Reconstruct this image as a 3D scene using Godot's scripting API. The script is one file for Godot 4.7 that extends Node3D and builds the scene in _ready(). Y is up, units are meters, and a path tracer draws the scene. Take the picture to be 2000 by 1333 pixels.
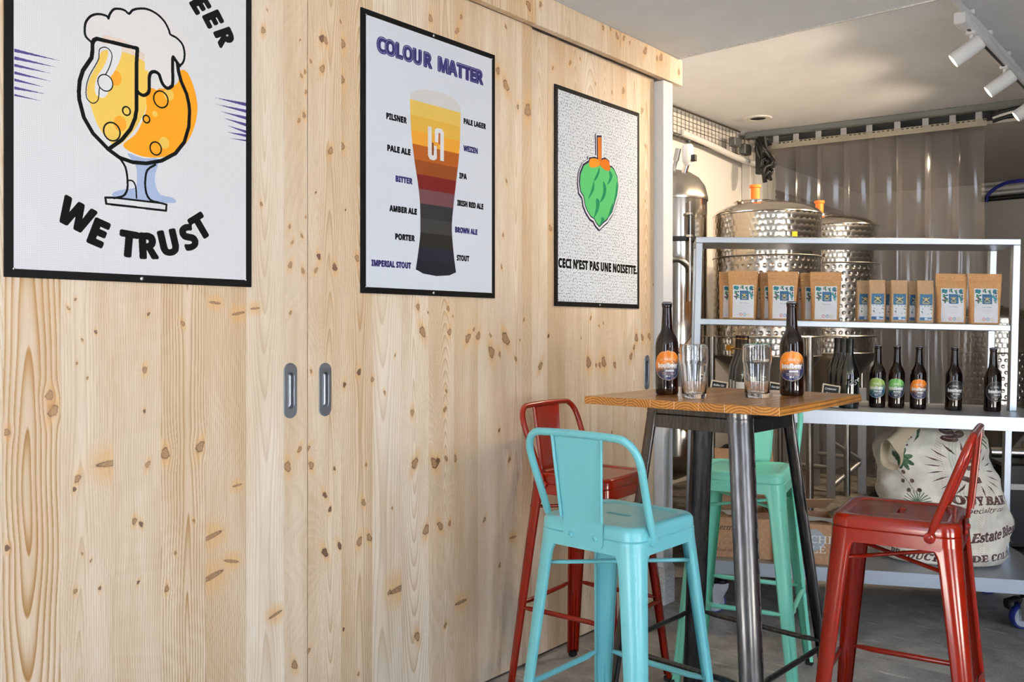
extends Node3D
# A taproom corner: a wall of spruce sliding doors with three framed posters, a bar-height table with four
# metal stools, and behind them a wheeled steel rack in front of a small brewery with a strip curtain.

const CAM := Vector3(2.007, 1.213, 0.0)
const DOOR_H := 2.318
const TABLE_Y := 1.022
const TABLE := Vector3(0.828, 0.0, -2.345)

var M := {}
var glyphs := {}
var rng := RandomNumberGenerator.new()


func _ready():
	rng.seed = 7
	# ---------------------------------------------------------------- camera, sky, light, exposure
	var cam := Camera3D.new()
	cam.name = "camera"
	cam.projection = Camera3D.PROJECTION_FRUSTUM
	cam.near = 0.05
	cam.far = 80.0
	cam.keep_aspect = Camera3D.KEEP_HEIGHT
	cam.size = 2.0 * 0.05 * 666.5 / 1707.0
	cam.frustum_offset = Vector2(0.0, -0.05 * 22.2 / 1707.0)
	cam.position = CAM
	cam.rotation.y = 0.7047
	add_child(cam)
	cam.current = true
	var env := Environment.new()
	env.background_mode = Environment.BG_SKY
	var sky := Sky.new()
	var sm := ProceduralSkyMaterial.new()
	sm.sky_top_color = Color(0.78, 0.87, 1.0)
	sm.sky_horizon_color = Color(0.92, 0.95, 1.0)
	sm.ground_horizon_color = Color(0.70, 0.70, 0.70)
	sm.ground_bottom_color = Color(0.60, 0.60, 0.60)
	sm.sky_curve = 0.2
	sky.sky_material = sm
	env.sky = sky
	env.background_energy_multiplier = 9.0
	env.tonemap_mode = Environment.TONE_MAPPER_LINEAR
	env.tonemap_exposure = 1.06
	env.sdfgi_enabled = true
	env.ssao_enabled = true
	env.ssil_enabled = true
	var we := WorldEnvironment.new()
	we.name = "world_environment"
	we.environment = env
	add_child(we)
	# the sun stands behind the building: it lights only the added bounce slab outside
	var sun := DirectionalLight3D.new()
	sun.name = "sun"
	sun.basis = Basis.looking_at(Vector3(0.42, -0.85, 0.30), Vector3.UP)
	sun.light_color = Color(1.0, 0.96, 0.90)
	sun.light_energy = 54.0
	sun.light_angular_distance = 0.6
	sun.shadow_enabled = true
	add_child(sun)
	make_materials()
	room()
	doors()
	header()
	posters()
	track_lights()
	brewery()
	var stool_spots := [
		[Vector3(0.739, 0, -1.922), -0.02, "blue", "light blue metal bar stool with low backrest, nearest the camera in front of the table"],
		[Vector3(1.288, 0, -2.447), 1.723, "red", "glossy red metal bar stool in front of the printed coffee sack"],
		[Vector3(0.640, 0, -2.868), 3.405, "mint", "mint green metal bar stool standing behind the bar table"],
		[Vector3(0.283, 0, -2.440), -1.50, "red", "red metal bar stool standing against the wooden sliding doors"]]
	for k in stool_spots.size():
		var s = stool_spots[k]
		stool(s[0], s[1], M["paint_" + s[2]], s[3])
	bar_table()
	table_ware()
	trolley()


# ==================================================================== mesh builder
class B:
	var v := PackedVector3Array()
	var n := PackedVector3Array()
	var t := PackedVector2Array()
	var i := PackedInt32Array()
	var x := Transform3D()

	func p(pos: Vector3, nrm: Vector3, uv := Vector2.ZERO) -> int:
		v.append(x * pos)
		n.append((x.basis * nrm).normalized())
		t.append(uv)
		return v.size() - 1

	func tri(a: int, b: int, c: int):
		var g := (v[c] - v[a]).cross(v[b] - v[a])
		if g.dot(n[a] + n[b] + n[c]) < 0.0:
			i.append_array(PackedInt32Array([a, c, b]))
		else:
			i.append_array(PackedInt32Array([a, b, c]))

	func quad(a: Vector3, b: Vector3, c: Vector3, d: Vector3, nrm: Vector3, uvs := []):
		var k := []
		var q := [a, b, c, d]
		for j in 4:
			k.append(p(q[j], nrm, uvs[j] if uvs.size() == 4 else Vector2(q[j].dot(Vector3(1, 0, 0.7)), q[j].dot(Vector3(0, 1, 0.7)))))
		tri(k[0], k[1], k[2])
		tri(k[0], k[2], k[3])

	# a box with chamfered edges
	func box(c: Vector3, s: Vector3, bev := 0.002):
		var h := s * 0.5
		bev = minf(bev, minf(h.x, minf(h.y, h.z)) * 0.49)
		for ax in 3:
			var uu := (ax + 1) % 3
			var ww := (ax + 2) % 3
			for sg in [-1.0, 1.0]:
				var nn := Vector3.ZERO
				nn[ax] = sg
				var q := []
				var uvs := []
				for k in [[-1, -1], [1, -1], [1, 1], [-1, 1]]:
					var a := Vector3.ZERO
					a[ax] = sg * h[ax]
					a[uu] = k[0] * (h[uu] - bev)
					a[ww] = k[1] * (h[ww] - bev)
					q.append(c + a)
					uvs.append(Vector2((c + a)[uu], (c + a)[ww]))
				quad(q[0], q[1], q[2], q[3], nn, uvs)
		if bev <= 0.0:
			return
		for ax in 3:
			var uu := (ax + 1) % 3
			var ww := (ax + 2) % 3
			for su in [-1.0, 1.0]:
				for sw in [-1.0, 1.0]:
					var q := []
					for k in [[0, -1], [0, 1], [1, 1], [1, -1]]:
						var a := Vector3.ZERO
						a[ax] = k[1] * (h[ax] - bev)
						a[uu] = su * (h[uu] - (bev if k[0] == 1 else 0.0))
						a[ww] = sw * (h[ww] - (0.0 if k[0] == 1 else bev))
						q.append(c + a)
					var nn := Vector3.ZERO
					nn[uu] = su
					nn[ww] = sw
					quad(q[0], q[1], q[2], q[3], nn.normalized())
		for sx in [-1.0, 1.0]:
			for sy in [-1.0, 1.0]:
				for sz in [-1.0, 1.0]:
					var nn := Vector3(sx, sy, sz).normalized()
					var a := c + Vector3(sx * h.x, sy * (h.y - bev), sz * (h.z - bev))
					var b2 := c + Vector3(sx * (h.x - bev), sy * h.y, sz * (h.z - bev))
					var d := c + Vector3(sx * (h.x - bev), sy * (h.y - bev), sz * h.z)
					tri(p(a, nn), p(b2, nn), p(d, nn))

	# surface of revolution about y through c; profile of (radius, height), bottom to top on an outer wall
	func lathe(prof: Array, seg := 32, c := Vector3.ZERO, vs := 1.0):
		var run := [prof[0]]
		var len0 := 0.0
		for k in range(1, prof.size()):
			run.append(prof[k])
			var sharp := k == prof.size() - 1
			if not sharp:
				var d1: Vector2 = (prof[k] - prof[k - 1]).normalized()
				var d2: Vector2 = (prof[k + 1] - prof[k]).normalized()
				sharp = d1.dot(d2) < 0.8
			if sharp:
				len0 = _lathe_run(run, seg, c, len0, vs)
				run = [prof[k]]

	func _lathe_run(run: Array, seg: int, c: Vector3, len0: float, vs: float) -> float:
		var base := v.size()
		for r in run.size():
			var d: Vector2
			if r == 0:
				d = run[1] - run[0]
			elif r == run.size() - 1:
				d = run[r] - run[r - 1]
			else:
				d = (run[r] - run[r - 1]).normalized() + (run[r + 1] - run[r]).normalized()
			if r > 0:
				len0 += (run[r] - run[r - 1]).length()
			d = d.normalized()
			for s in seg + 1:
				var a := TAU * s / seg
				p(c + Vector3(run[r].x * cos(a), run[r].y, run[r].x * sin(a)), Vector3(d.y * cos(a), -d.x, d.y * sin(a)), Vector2(float(s) / seg, len0 * vs))
		for r in run.size() - 1:
			for s in seg:
				var a: int = base + r * (seg + 1) + s
				var b: int = a + seg + 1
				if run[r].x > 1e-5:
					tri(a, a + 1, b)
				if run[r + 1].x > 1e-5:
					tri(a + 1, b + 1, b)
		return len0

	# rows of points, smooth; normal = d(row) x d(column), times sg
	func grid(rows: Array, wrap := false, sg := 1.0, uvs := [], shift := 0.0):
		var R := rows.size()
		var N: int = rows[0].size()
		var nr := []
		for r in R:
			var line := PackedVector3Array()
			for k in N:
				var kp := (k + 1) % N if wrap else mini(k + 1, N - 1)
				var km := (k - 1 + N) % N if wrap else maxi(k - 1, 0)
				var du: Vector3 = rows[r][kp] - rows[r][km]
				if du.length() < 1e-7:
					var rr := r + 1 if r + 1 < R else r - 1
					du = rows[rr][kp] - rows[rr][km]
				var dv: Vector3 = rows[mini(r + 1, R - 1)][k] - rows[maxi(r - 1, 0)][k]
				line.append(dv.cross(du).normalized() * sg)
			nr.append(line)
		var base := v.size()
		var C := N + 1 if wrap else N
		for r in R:
			for k in C:
				var kk := k % N
				p(rows[r][kk] + nr[r][kk] * shift, nr[r][kk] * (1.0 if shift >= 0.0 else -1.0), uvs[r][k] if uvs.size() else Vector2(float(k) / (C - 1), float(r) / (R - 1)))
		for r in R - 1:
			for k in C - 1:
				var a := base + r * C + k
				tri(a, a + 1, a + C)
				tri(a + 1, a + C + 1, a + C)

	# sheet of a given thickness whose outer side is the grid
	func shell(rows: Array, th: float, sg := 1.0):
		grid(rows, false, sg)
		grid(rows, false, sg, [], -th)

	func tube(pts: Array, rad, sides := 10, closed := false, caps := true):
		var n0 := pts.size()
		var rows := []
		var nrm := Vector3.ZERO
		for k in n0:
			var a: Vector3 = pts[(k - 1 + n0) % n0] if closed or k > 0 else pts[k]
			var b: Vector3 = pts[(k + 1) % n0] if closed or k < n0 - 1 else pts[k]
			var tg := (b - a).normalized()
			if k == 0:
				nrm = tg.cross(Vector3.UP if absf(tg.y) < 0.9 else Vector3.RIGHT).normalized()
			else:
				nrm = (nrm - tg * nrm.dot(tg)).normalized()
			var bn := nrm.cross(tg)
			var line := PackedVector3Array()
			var rr: float = rad[k] if rad is Array else rad
			for s in sides:
				var an := TAU * s / sides
				line.append(pts[k] + (nrm * cos(an) + bn * sin(an)) * rr)
			rows.append(line)
		if closed:
			rows.append(rows[0])
		grid(rows, true, 1.0)
		if caps and not closed:
			for e in [0, n0 - 1]:
				var out: Vector3 = (pts[0] - pts[1]).normalized() if e == 0 else (pts[n0 - 1] - pts[n0 - 2]).normalized()
				var c0 := p(pts[e], out)
				var ring := []
				for s in sides:
					ring.append(p(rows[e][s], out))
				for s in sides:
					tri(c0, ring[s], ring[(s + 1) % sides])

	# polygon in local xy, from z0 to z1
	func prism(poly: PackedVector2Array, z0: float, z1: float, uvs := 1.0):
		var tr := Geometry2D.triangulate_polygon(poly)
		for e in [[z0, -1.0], [z1, 1.0]]:
			var base := v.size()
			for q in poly:
				p(Vector3(q.x, q.y, e[0]), Vector3(0, 0, e[1]), q * uvs)
			for k in range(0, tr.size(), 3):
				tri(base + tr[k], base + tr[k + 1], base + tr[k + 2])
		var cw := 1.0 if Geometry2D.is_polygon_clockwise(poly) else -1.0
		for k in poly.size():
			var a := poly[k]
			var b := poly[(k + 1) % poly.size()]
			var nn := Vector3(-(b - a).y, (b - a).x, 0).normalized() * cw
			quad(Vector3(a.x, a.y, z0), Vector3(b.x, b.y, z0), Vector3(b.x, b.y, z1), Vector3(a.x, a.y, z1), nn)


func commit(called: String, b: B, m: Material, parent: Node = null) -> MeshInstance3D:
	var a := []
	a.resize(Mesh.ARRAY_MAX)
	a[Mesh.ARRAY_VERTEX] = b.v
	a[Mesh.ARRAY_NORMAL] = b.n
	a[Mesh.ARRAY_TEX_UV] = b.t
	a[Mesh.ARRAY_INDEX] = b.i
	var am := ArrayMesh.new()
	am.add_surface_from_arrays(Mesh.PRIMITIVE_TRIANGLES, a)
	var o := MeshInstance3D.new()
	o.mesh = am
	o.material_override = m
	put(o, called, parent)
	return o


func put(o: Node3D, called: String, parent: Node = null):
	var par: Node = parent if parent else self
	var nm := called
	var k := 0
	while par.has_node(NodePath(nm)):
		k += 1
		nm = "%s_%03d" % [called, k]
	o.name = nm
	par.add_child(o, true)


func tag(o: Node3D, label: String, category := "", group := "", kind := "") -> Node3D:
	o.set_meta("label", label)
	if category:
		o.set_meta("category", category)
	if group:
		o.set_meta("group", group)
	if kind:
		o.set_meta("kind", kind)
	return o


func thing(called: String, at: Vector3, turn: float, label: String, category: String, group := "") -> Node3D:
	var o := Node3D.new()
	put(o, called)
	o.position = at
	o.rotation.y = turn
	tag(o, label, category, group)
	return o


func copy_of(o: Node3D, tr: Transform3D, label: String) -> Node3D:
	var c: Node3D = o.duplicate()
	var nm: String = o.name
	put(c, nm.rstrip("_0123456789"))
	c.transform = tr
	c.set_meta("label", label)
	return c


func structure(called: String, b: B, m: Material, label: String) -> MeshInstance3D:
	var o := commit(called, b, m)
	o.set_meta("kind", "structure")
	o.set_meta("label", label)
	return o


func mat(key: String, c: Color, rough: float, metal := 0.0) -> StandardMaterial3D:
	var m := StandardMaterial3D.new()
	m.resource_name = key
	m.albedo_color = c
	m.roughness = rough
	m.metallic = metal
	M[key] = m
	return m


# ==================================================================== painting flat print into images
func glyph(txt: String, fontname := "Droid Sans", weight := 700) -> Dictionary:
	var key := txt + fontname + str(weight)
	if not glyphs.has(key):
		var f := SystemFont.new()
		f.font_names = PackedStringArray([fontname])
		f.font_weight = weight
		var tm := TextMesh.new()
		tm.text = txt
		tm.font = f
		tm.font_size = 100
		tm.pixel_size = 0.01
		tm.depth = 0.0
		tm.curve_step = 3.0
		var pts := PackedVector2Array()
		if tm.get_surface_count():
			var arr := tm.surface_get_arrays(0)
			var vs: PackedVector3Array = arr[Mesh.ARRAY_VERTEX]
			var ids: PackedInt32Array = arr[Mesh.ARRAY_INDEX]
			for k in ids:
				pts.append(Vector2(vs[k].x, -vs[k].y))
		var lo := Vector2(1e9, 1e9)
		var hi := -lo
		for q in pts:
			lo = lo.min(q)
			hi = hi.max(q)
		glyphs[key] = {"pts": pts, "lo": lo, "hi": hi}
	return glyphs[key]


func fill_tri(im: Image, a: Vector2, b: Vector2, c: Vector2, col: Color):
	var y0 := maxi(0, int(floor(minf(a.y, minf(b.y, c.y)))))
	var y1 := mini(im.get_height() - 1, int(ceil(maxf(a.y, maxf(b.y, c.y)))))
	var e := [a, b, b, c, c, a]
	for y in range(y0, y1 + 1):
		var yy := y + 0.5
		var x0 := 1e9
		var x1 := -1e9
		for k in 3:
			var p0: Vector2 = e[k * 2]
			var p1: Vector2 = e[k * 2 + 1]
			if (p0.y <= yy) != (p1.y <= yy):
				var xx := p0.x + (p1.x - p0.x) * (yy - p0.y) / (p1.y - p0.y)
				x0 = minf(x0, xx)
				x1 = maxf(x1, xx)
		if x1 > x0:
			var i0 := int(round(x0))
			var i1 := int(round(x1))
			if i1 > i0:
				im.fill_rect(Rect2i(i0, y, i1 - i0, 1), col)


func fill_poly(im: Image, pts: PackedVector2Array, col: Color):
	var lo := 1e9
	var hi := -1e9
	for q in pts:
		lo = minf(lo, q.y)
		hi = maxf(hi, q.y)
	for y in range(maxi(0, int(lo)), mini(im.get_height() - 1, int(hi) + 1) + 1):
		var yy := y + 0.5
		var xs := []
		for k in pts.size():
			var a := pts[k]
			var b := pts[(k + 1) % pts.size()]
			if (a.y <= yy) != (b.y <= yy):
				xs.append(a.x + (b.x - a.x) * (yy - a.y) / (b.y - a.y))
		xs.sort()
		for k in range(0, xs.size() - 1, 2):
			var i0 := int(round(xs[k]))
			var i1 := int(round(xs[k + 1]))
			if i1 > i0:
				im.fill_rect(Rect2i(i0, y, i1 - i0, 1), col)


func ellipse_pts(c: Vector2, r: Vector2, ang := 0.0, n := 24) -> PackedVector2Array:
	var out := PackedVector2Array()
	for k in n:
		var a := TAU * k / n
		out.append(c + Vector2(cos(a) * r.x, sin(a) * r.y).rotated(ang))
	return out


func fill_ell(im: Image, c: Vector2, r: Vector2, col: Color, ang := 0.0):
	fill_poly(im, ellipse_pts(c, r, ang, 28), col)


func stroke(im: Image, pts: PackedVector2Array, w: float, col: Color, closed := false):
	var n0 := pts.size()
	for k in n0 if closed else n0 - 1:
		var a := pts[k]
		var b := pts[(k + 1) % n0]
		var d := (b - a).normalized().orthogonal() * w * 0.5
		fill_poly(im, PackedVector2Array([a + d, b + d, b - d, a - d]), col)
	for q in pts:
		fill_ell(im, q, Vector2(w, w) * 0.5, col)


# text centred on c, with a cap height in pixels; wide > 0 fits the width
func paint_text(im: Image, txt: String, c: Vector2, cap: float, col: Color, ang := 0.0, bold := 0.0, wide := 0.0, fontname := "Droid Sans", weight := 700, slant := 0.0):
	var g := glyph(txt, fontname, weight)
	var sc := cap / 0.714
	var sx := sc
	if wide > 0.0:
		sx = wide / maxf(0.01, g.hi.x - g.lo.x)
	var mid := Vector2((g.lo.x + g.hi.x) * 0.5, 0.0)
	var base := 0.0
	# caps sit on the baseline; TextMesh centres lines, so take the box of an H
	var hh := glyph("H", fontname, weight)
	base = (hh.lo.y + hh.hi.y) * 0.5
	mid.y = base
	var offs := [Vector2.ZERO]
	if bold > 0.0:
		for k in 8:
			offs.append(Vector2(cos(k * PI / 4), sin(k * PI / 4)) * bold)
	for o in offs:
		for k in range(0, g.pts.size(), 3):
			var q := []
			for j in 3:
				var w: Vector2 = g.pts[k + j] - mid
				w = Vector2(w.x * sx - w.y * slant * sc, w.y * sc) + o
				q.append(c + w.rotated(ang))
			fill_tri(im, q[0], q[1], q[2], col)


func pts_of(l: Array, s: float, off := Vector2.ZERO) -> PackedVector2Array:
	var out := PackedVector2Array()
	for k in range(0, l.size(), 2):
		out.append(Vector2(l[k], l[k + 1]) * s + off)
	return out


# Catmull-Rom through points
func smooth2(l: PackedVector2Array, sub := 5, closed := false) -> PackedVector2Array:
	var out := PackedVector2Array()
	var n0 := l.size()
	var last := n0 if closed else n0 - 1
	for k in last:
		var p0 := l[(k - 1 + n0) % n0] if closed or k > 0 else l[k]
		var p1 := l[k]
		var p2 := l[(k + 1) % n0]
		var p3 := l[(k + 2) % n0] if closed or k + 2 < n0 else p2
		for s in sub:
			out.append(p1.cubic_interpolate(p2, p0, p3, float(s) / sub))
	if not closed:
		out.append(l[n0 - 1])
	return out


func smooth3(l: Array, sub := 6) -> Array:
	var out := []
	for k in l.size() - 1:
		var p0: Vector3 = l[maxi(k - 1, 0)]
		var p1: Vector3 = l[k]
		var p2: Vector3 = l[k + 1]
		var p3: Vector3 = l[mini(k + 2, l.size() - 1)]
		for s in sub:
			out.append(p1.cubic_interpolate(p2, p0, p3, float(s) / sub))
	out.append(l[l.size() - 1])
	return out


func tex(im: Image) -> ImageTexture:
	return ImageTexture.create_from_image(im)


# lettering as a mesh: place(x, y) gives a point; x, y in metres from the text's centre
func lettering(called: String, txt: String, cap: float, place: Callable, nrm: Callable, m: Material, parent: Node, fontname := "Droid Sans", weight := 700, slant := 0.0, wide := 0.0) -> MeshInstance3D:
	var g := glyph(txt, fontname, weight)
	var hh := glyph("H", fontname, weight)
	var mid := Vector2((g.lo.x + g.hi.x) * 0.5, (hh.lo.y + hh.hi.y) * 0.5)
	var sc := cap / 0.714
	var sx: float = wide / (g.hi.x - g.lo.x) if wide > 0.0 else sc
	var b := B.new()
	for k in range(0, g.pts.size(), 3):
		var q := []
		for j in 3:
			var w: Vector2 = g.pts[k + j] - mid
			w.y = -w.y
			var xx: float = w.x * sx + w.y * slant * sc
			q.append(b.p(place.call(xx, w.y * sc), nrm.call(xx, w.y * sc)))
		b.tri(q[0], q[1], q[2])
	return commit(called, b, m, parent)


# ==================================================================== materials
func noise(freq: float, sd: int, oct := 3) -> FastNoiseLite:
	var f := FastNoiseLite.new()
	f.seed = sd
	f.noise_type = FastNoiseLite.TYPE_SIMPLEX_SMOOTH
	f.frequency = freq
	f.fractal_octaves = oct
	return f


func noise_tex(freq: float, sd: int, lo: Color, hi: Color, size := 256, oct := 4) -> NoiseTexture2D:
	var t := NoiseTexture2D.new()
	t.width = size
	t.height = size
	t.seamless = true
	t.noise = noise(freq, sd, oct)
	var g := Gradient.new()
	g.set_color(0, lo)
	g.set_color(1, hi)
	t.color_ramp = g
	return t


func make_materials():
	mat("white_paint", Color(0.86, 0.865, 0.87), 0.75)
	mat("soffit_paint", Color(0.90, 0.91, 0.92), 0.85)
	mat("cream_wall", Color(0.88, 0.86, 0.83), 0.8)
	mat("back_wall", Color(0.74, 0.71, 0.67), 0.85)
	for k in ["soffit_paint", "back_wall"]:
		M[k].albedo_texture = noise_tex(0.02, 41, Color(0.97, 0.97, 0.97), Color(1, 1, 1))
		M[k].uv1_triplanar = true
		M[k].uv1_world_triplanar = true
		M[k].uv1_scale = Vector3(0.9, 0.9, 0.9)
	mat("black_frame", Color(0.03, 0.03, 0.036), 0.6).metallic_specular = 0.25
	mat("shop_wall", Color(0.55, 0.54, 0.53), 0.8)
	mat("bounce_slab", Color(0.80, 0.79, 0.77), 0.9)
	mat("white_edge", Color(0.85, 0.86, 0.87), 0.6)
	mat("chrome", Color(0.85, 0.85, 0.86), 0.15, 1.0)
	mat("satin_metal", Color(0.60, 0.62, 0.65), 0.38, 1.0)
	mat("alloy", Color(0.71, 0.735, 0.765), 0.38, 0.85)
	mat("zinc", Color(0.62, 0.62, 0.62), 0.5, 0.9)
	mat("grey_profile", Color(0.40, 0.41, 0.40), 0.55, 0.5)
	mat("perforated_plate", Color(0.55, 0.52, 0.46), 0.5, 0.7)
	mat("steel_polished", Color(0.74, 0.71, 0.67), 0.16, 1.0)
	mat("steel_satin", Color(0.66, 0.64, 0.61), 0.3, 1.0)
	mat("dark_rubber", Color(0.03, 0.03, 0.03), 0.7)
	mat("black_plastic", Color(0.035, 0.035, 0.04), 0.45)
	mat("orange_plastic", Color(0.98, 0.50, 0.14), 0.4)
	mat("blue_cable", Color(0.10, 0.12, 0.55), 0.45)
	mat("blue_tyre", Color(0.07, 0.14, 0.40), 0.5)
	mat("grey_plastic", Color(0.62, 0.64, 0.66), 0.5)
	mat("white_plastic", Color(0.86, 0.85, 0.83), 0.5)
	mat("brass", Color(0.80, 0.62, 0.30), 0.25, 1.0)
	mat("wire", Color(0.30, 0.28, 0.25), 0.5, 0.6)
	mat("yellow_sticker", Color(0.85, 0.70, 0.10), 0.5)
	mat("slate", Color(0.04, 0.045, 0.055), 0.7)
	mat("chalk", Color(0.92, 0.92, 0.90), 0.9)
	mat("tag_frame", Color(0.82, 0.76, 0.66), 0.7)
	mat("ink", Color(0.10, 0.085, 0.07), 0.9)
	mat("white_ink", Color(0.90, 0.89, 0.86), 0.9)
	mat("blue_ink", Color(0.10, 0.22, 0.45), 0.6)
	mat("paper", Color(0.86, 0.85, 0.82), 0.9)
	mat("dark_machine", Color(0.05, 0.05, 0.052), 0.4, 0.3)
	# stools: glossy powder coat
	for k in [["paint_blue", Color(0.43, 0.73, 0.76), 0.28], ["paint_mint", Color(0.50, 0.86, 0.75), 0.28], ["paint_red", Color(0.50, 0.085, 0.015), 0.15]]:
		var m := mat(k[0], k[1], k[2])
		m.metallic_specular = 0.5
	# raw lacquered steel of the table
	var gun := mat("gun_metal", Color(0.36, 0.36, 0.37), 0.33, 0.95)
	gun.albedo_texture = noise_tex(0.05, 9, Color(0.62, 0.60, 0.58), Color(1, 1, 1))
	gun.uv1_triplanar = true
	gun.uv1_scale = Vector3(6, 0.8, 6)
	gun.clearcoat_enabled = true
	gun.clearcoat = 0.5
	gun.clearcoat_roughness = 0.12
	# wood
	M["table_wood"] = mat("table_wood", Color.WHITE, 0.32)
	M["table_wood"].albedo_texture = tex(table_image())
	M["table_wood"].clearcoat_enabled = true
	M["table_wood"].clearcoat = 0.35
	M["table_wood"].clearcoat_roughness = 0.08
	# floor
	var fl := mat("concrete_floor", Color.WHITE, 0.62)
	fl.albedo_texture = tex(floor_image())
	fl.uv1_triplanar = true
	fl.uv1_world_triplanar = true
	fl.uv1_scale = Vector3(0.3, 0.3, 0.3)
	fl.roughness_texture = noise_tex(0.02, 77, Color(0.55, 0.55, 0.55), Color(1, 1, 1))
	var pl := mat("concrete_plinth", Color(0.50, 0.48, 0.45), 0.8)
	pl.albedo_texture = noise_tex(0.03, 19, Color(0.6, 0.58, 0.55), Color(1, 1, 1))
	pl.uv1_triplanar = true
	pl.uv1_scale = Vector3(2, 2, 2)
	var chip := mat("chipped_white", Color(0.86, 0.86, 0.85), 0.8)
	chip.albedo_texture = noise_tex(0.06, 3, Color(0.75, 0.74, 0.72), Color(1, 1, 1))
	chip.uv1_triplanar = true
	chip.uv1_scale = Vector3(5, 5, 5)
	# marbled tank steel: rows of overlapping polished discs
	var mb := mat("steel_marbled", Color(0.80, 0.77, 0.72), 0.20, 1.0)
	mb.heightmap_enabled = true
	mb.heightmap_texture = tex(disc_image(256, 4, 0.72))
	mb.heightmap_scale = 0.22
	mb.uv1_scale = Vector3(11, 8, 1)
	var dm := mat("steel_dimpled", Color(0.76, 0.73, 0.69), 0.24, 1.0)
	dm.heightmap_enabled = true
	dm.heightmap_texture = tex(disc_image(256, 2, 0.34))
	dm.heightmap_scale = -0.25
	dm.uv1_scale = Vector3(24, 13, 1)
	# card and paper
	var cb := mat("cardboard", Color(0.74, 0.58, 0.44), 0.9)
	cb.albedo_texture = noise_tex(0.05, 23, Color(0.86, 0.84, 0.82), Color(1, 1, 1))
	cb.uv1_triplanar = true
	cb.uv1_scale = Vector3(4, 4, 4)
	var kr := mat("kraft_paper", Color(0.83, 0.64, 0.43), 0.75)
	kr.albedo_texture = noise_tex(0.04, 29, Color(0.84, 0.82, 0.80), Color(1, 1, 1))
	kr.uv1_triplanar = true
	kr.uv1_scale = Vector3(8, 8, 8)
	var kr2 := mat("kraft_pale", Color(0.80, 0.67, 0.52), 0.85)
	kr2.albedo_texture = kr.albedo_texture
	kr2.uv1_triplanar = true
	kr2.uv1_scale = Vector3(8, 8, 8)
	# glass
	var am := mat("amber_glass", Color(0.13, 0.035, 0.006, 0.2), 0.03)
	am.transparency = BaseMaterial3D.TRANSPARENCY_ALPHA
	am.refraction_enabled = true
	am.refraction_scale = 0.05
	am.metallic_specular = 0.5
	var dk := mat("dark_glass", Color(0.015, 0.018, 0.015), 0.04)
	dk.metallic_specular = 0.6
	dk.clearcoat_enabled = true
	dk.clearcoat = 0.5
	dk.clearcoat_roughness = 0.02
	var cg := mat("clear_glass", Color(1, 1, 1, 0.0), 0.0)
	cg.transparency = BaseMaterial3D.TRANSPARENCY_ALPHA
	cg.refraction_enabled = true
	cg.refraction_scale = 0.05
	var pvc := mat("clear_strip", Color(0.44, 0.42, 0.42, 0.40), 0.10)
	pvc.transparency = BaseMaterial3D.TRANSPARENCY_ALPHA
	mat("capsule_black", Color(0.012, 0.012, 0.014), 0.35)
	mat("capsule_brown", Color(0.16, 0.09, 0.04), 0.4, 0.3)
	mat("capsule_gold", Color(0.70, 0.52, 0.22), 0.35, 0.8)
	mat("crown_cap", Color(0.03, 0.035, 0.07), 0.35, 0.3)
	mat("crown_print", Color(0.78, 0.80, 0.84), 0.5)
	mat("wine_label", Color(0.86, 0.84, 0.78), 0.8)
	for k in 4:
		mat("beer_label_%d" % k, Color.WHITE, 0.35).albedo_texture = tex(beer_label(k))
	mat("pouch_label", Color.WHITE, 0.6).albedo_texture = tex(pouch_label())
	mat("gable_label", Color.WHITE, 0.6).albedo_texture = tex(gable_label())
	var bl := mat("burlap", Color.WHITE, 0.95)
	bl.albedo_texture = tex(burlap_image())
	bl.rim_enabled = true
	bl.rim = 0.3
	var bp := mat("burlap_plain", Color(0.90, 0.84, 0.72), 0.95)
	bp.albedo_texture = noise_tex(0.3, 51, Color(0.75, 0.72, 0.68), Color(1, 1, 1))
	bp.uv1_triplanar = true
	bp.uv1_scale = Vector3(5, 5, 5)
	var glow := mat("lamp_glow", Color(1, 0.95, 0.86), 0.4)
	glow.emission_enabled = true
	glow.emission = Color(1.0, 0.93, 0.80)
	glow.emission_energy_multiplier = 6.0


func disc_image(n: int, cells: int, rad: float) -> Image:
	var im := Image.create(n, n, false, Image.FORMAT_L8)
	var by := PackedByteArray()
	by.resize(n * n)
	for y in n:
		for x in n:
			var best := 0.0
			var fx := float(x) / n * cells
			var fy := float(y) / n * cells
			for j in range(-1, 2):
				var row := floorf(fy) + j
				var off := 0.5 if posmod(int(row), 2) == 1 else 0.0
				for k in range(-1, 2):
					var cx := floorf(fx - off) + k + 0.5 + off
					var d := Vector2(fx - cx, fy - row - 0.5).length() / rad
					if d < 1.0:
						best = maxf(best, 1.0 - d * d)
			by[y * n + x] = int(best * 255.0)
	return Image.create_from_data(n, n, false, Image.FORMAT_L8, by)


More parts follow.
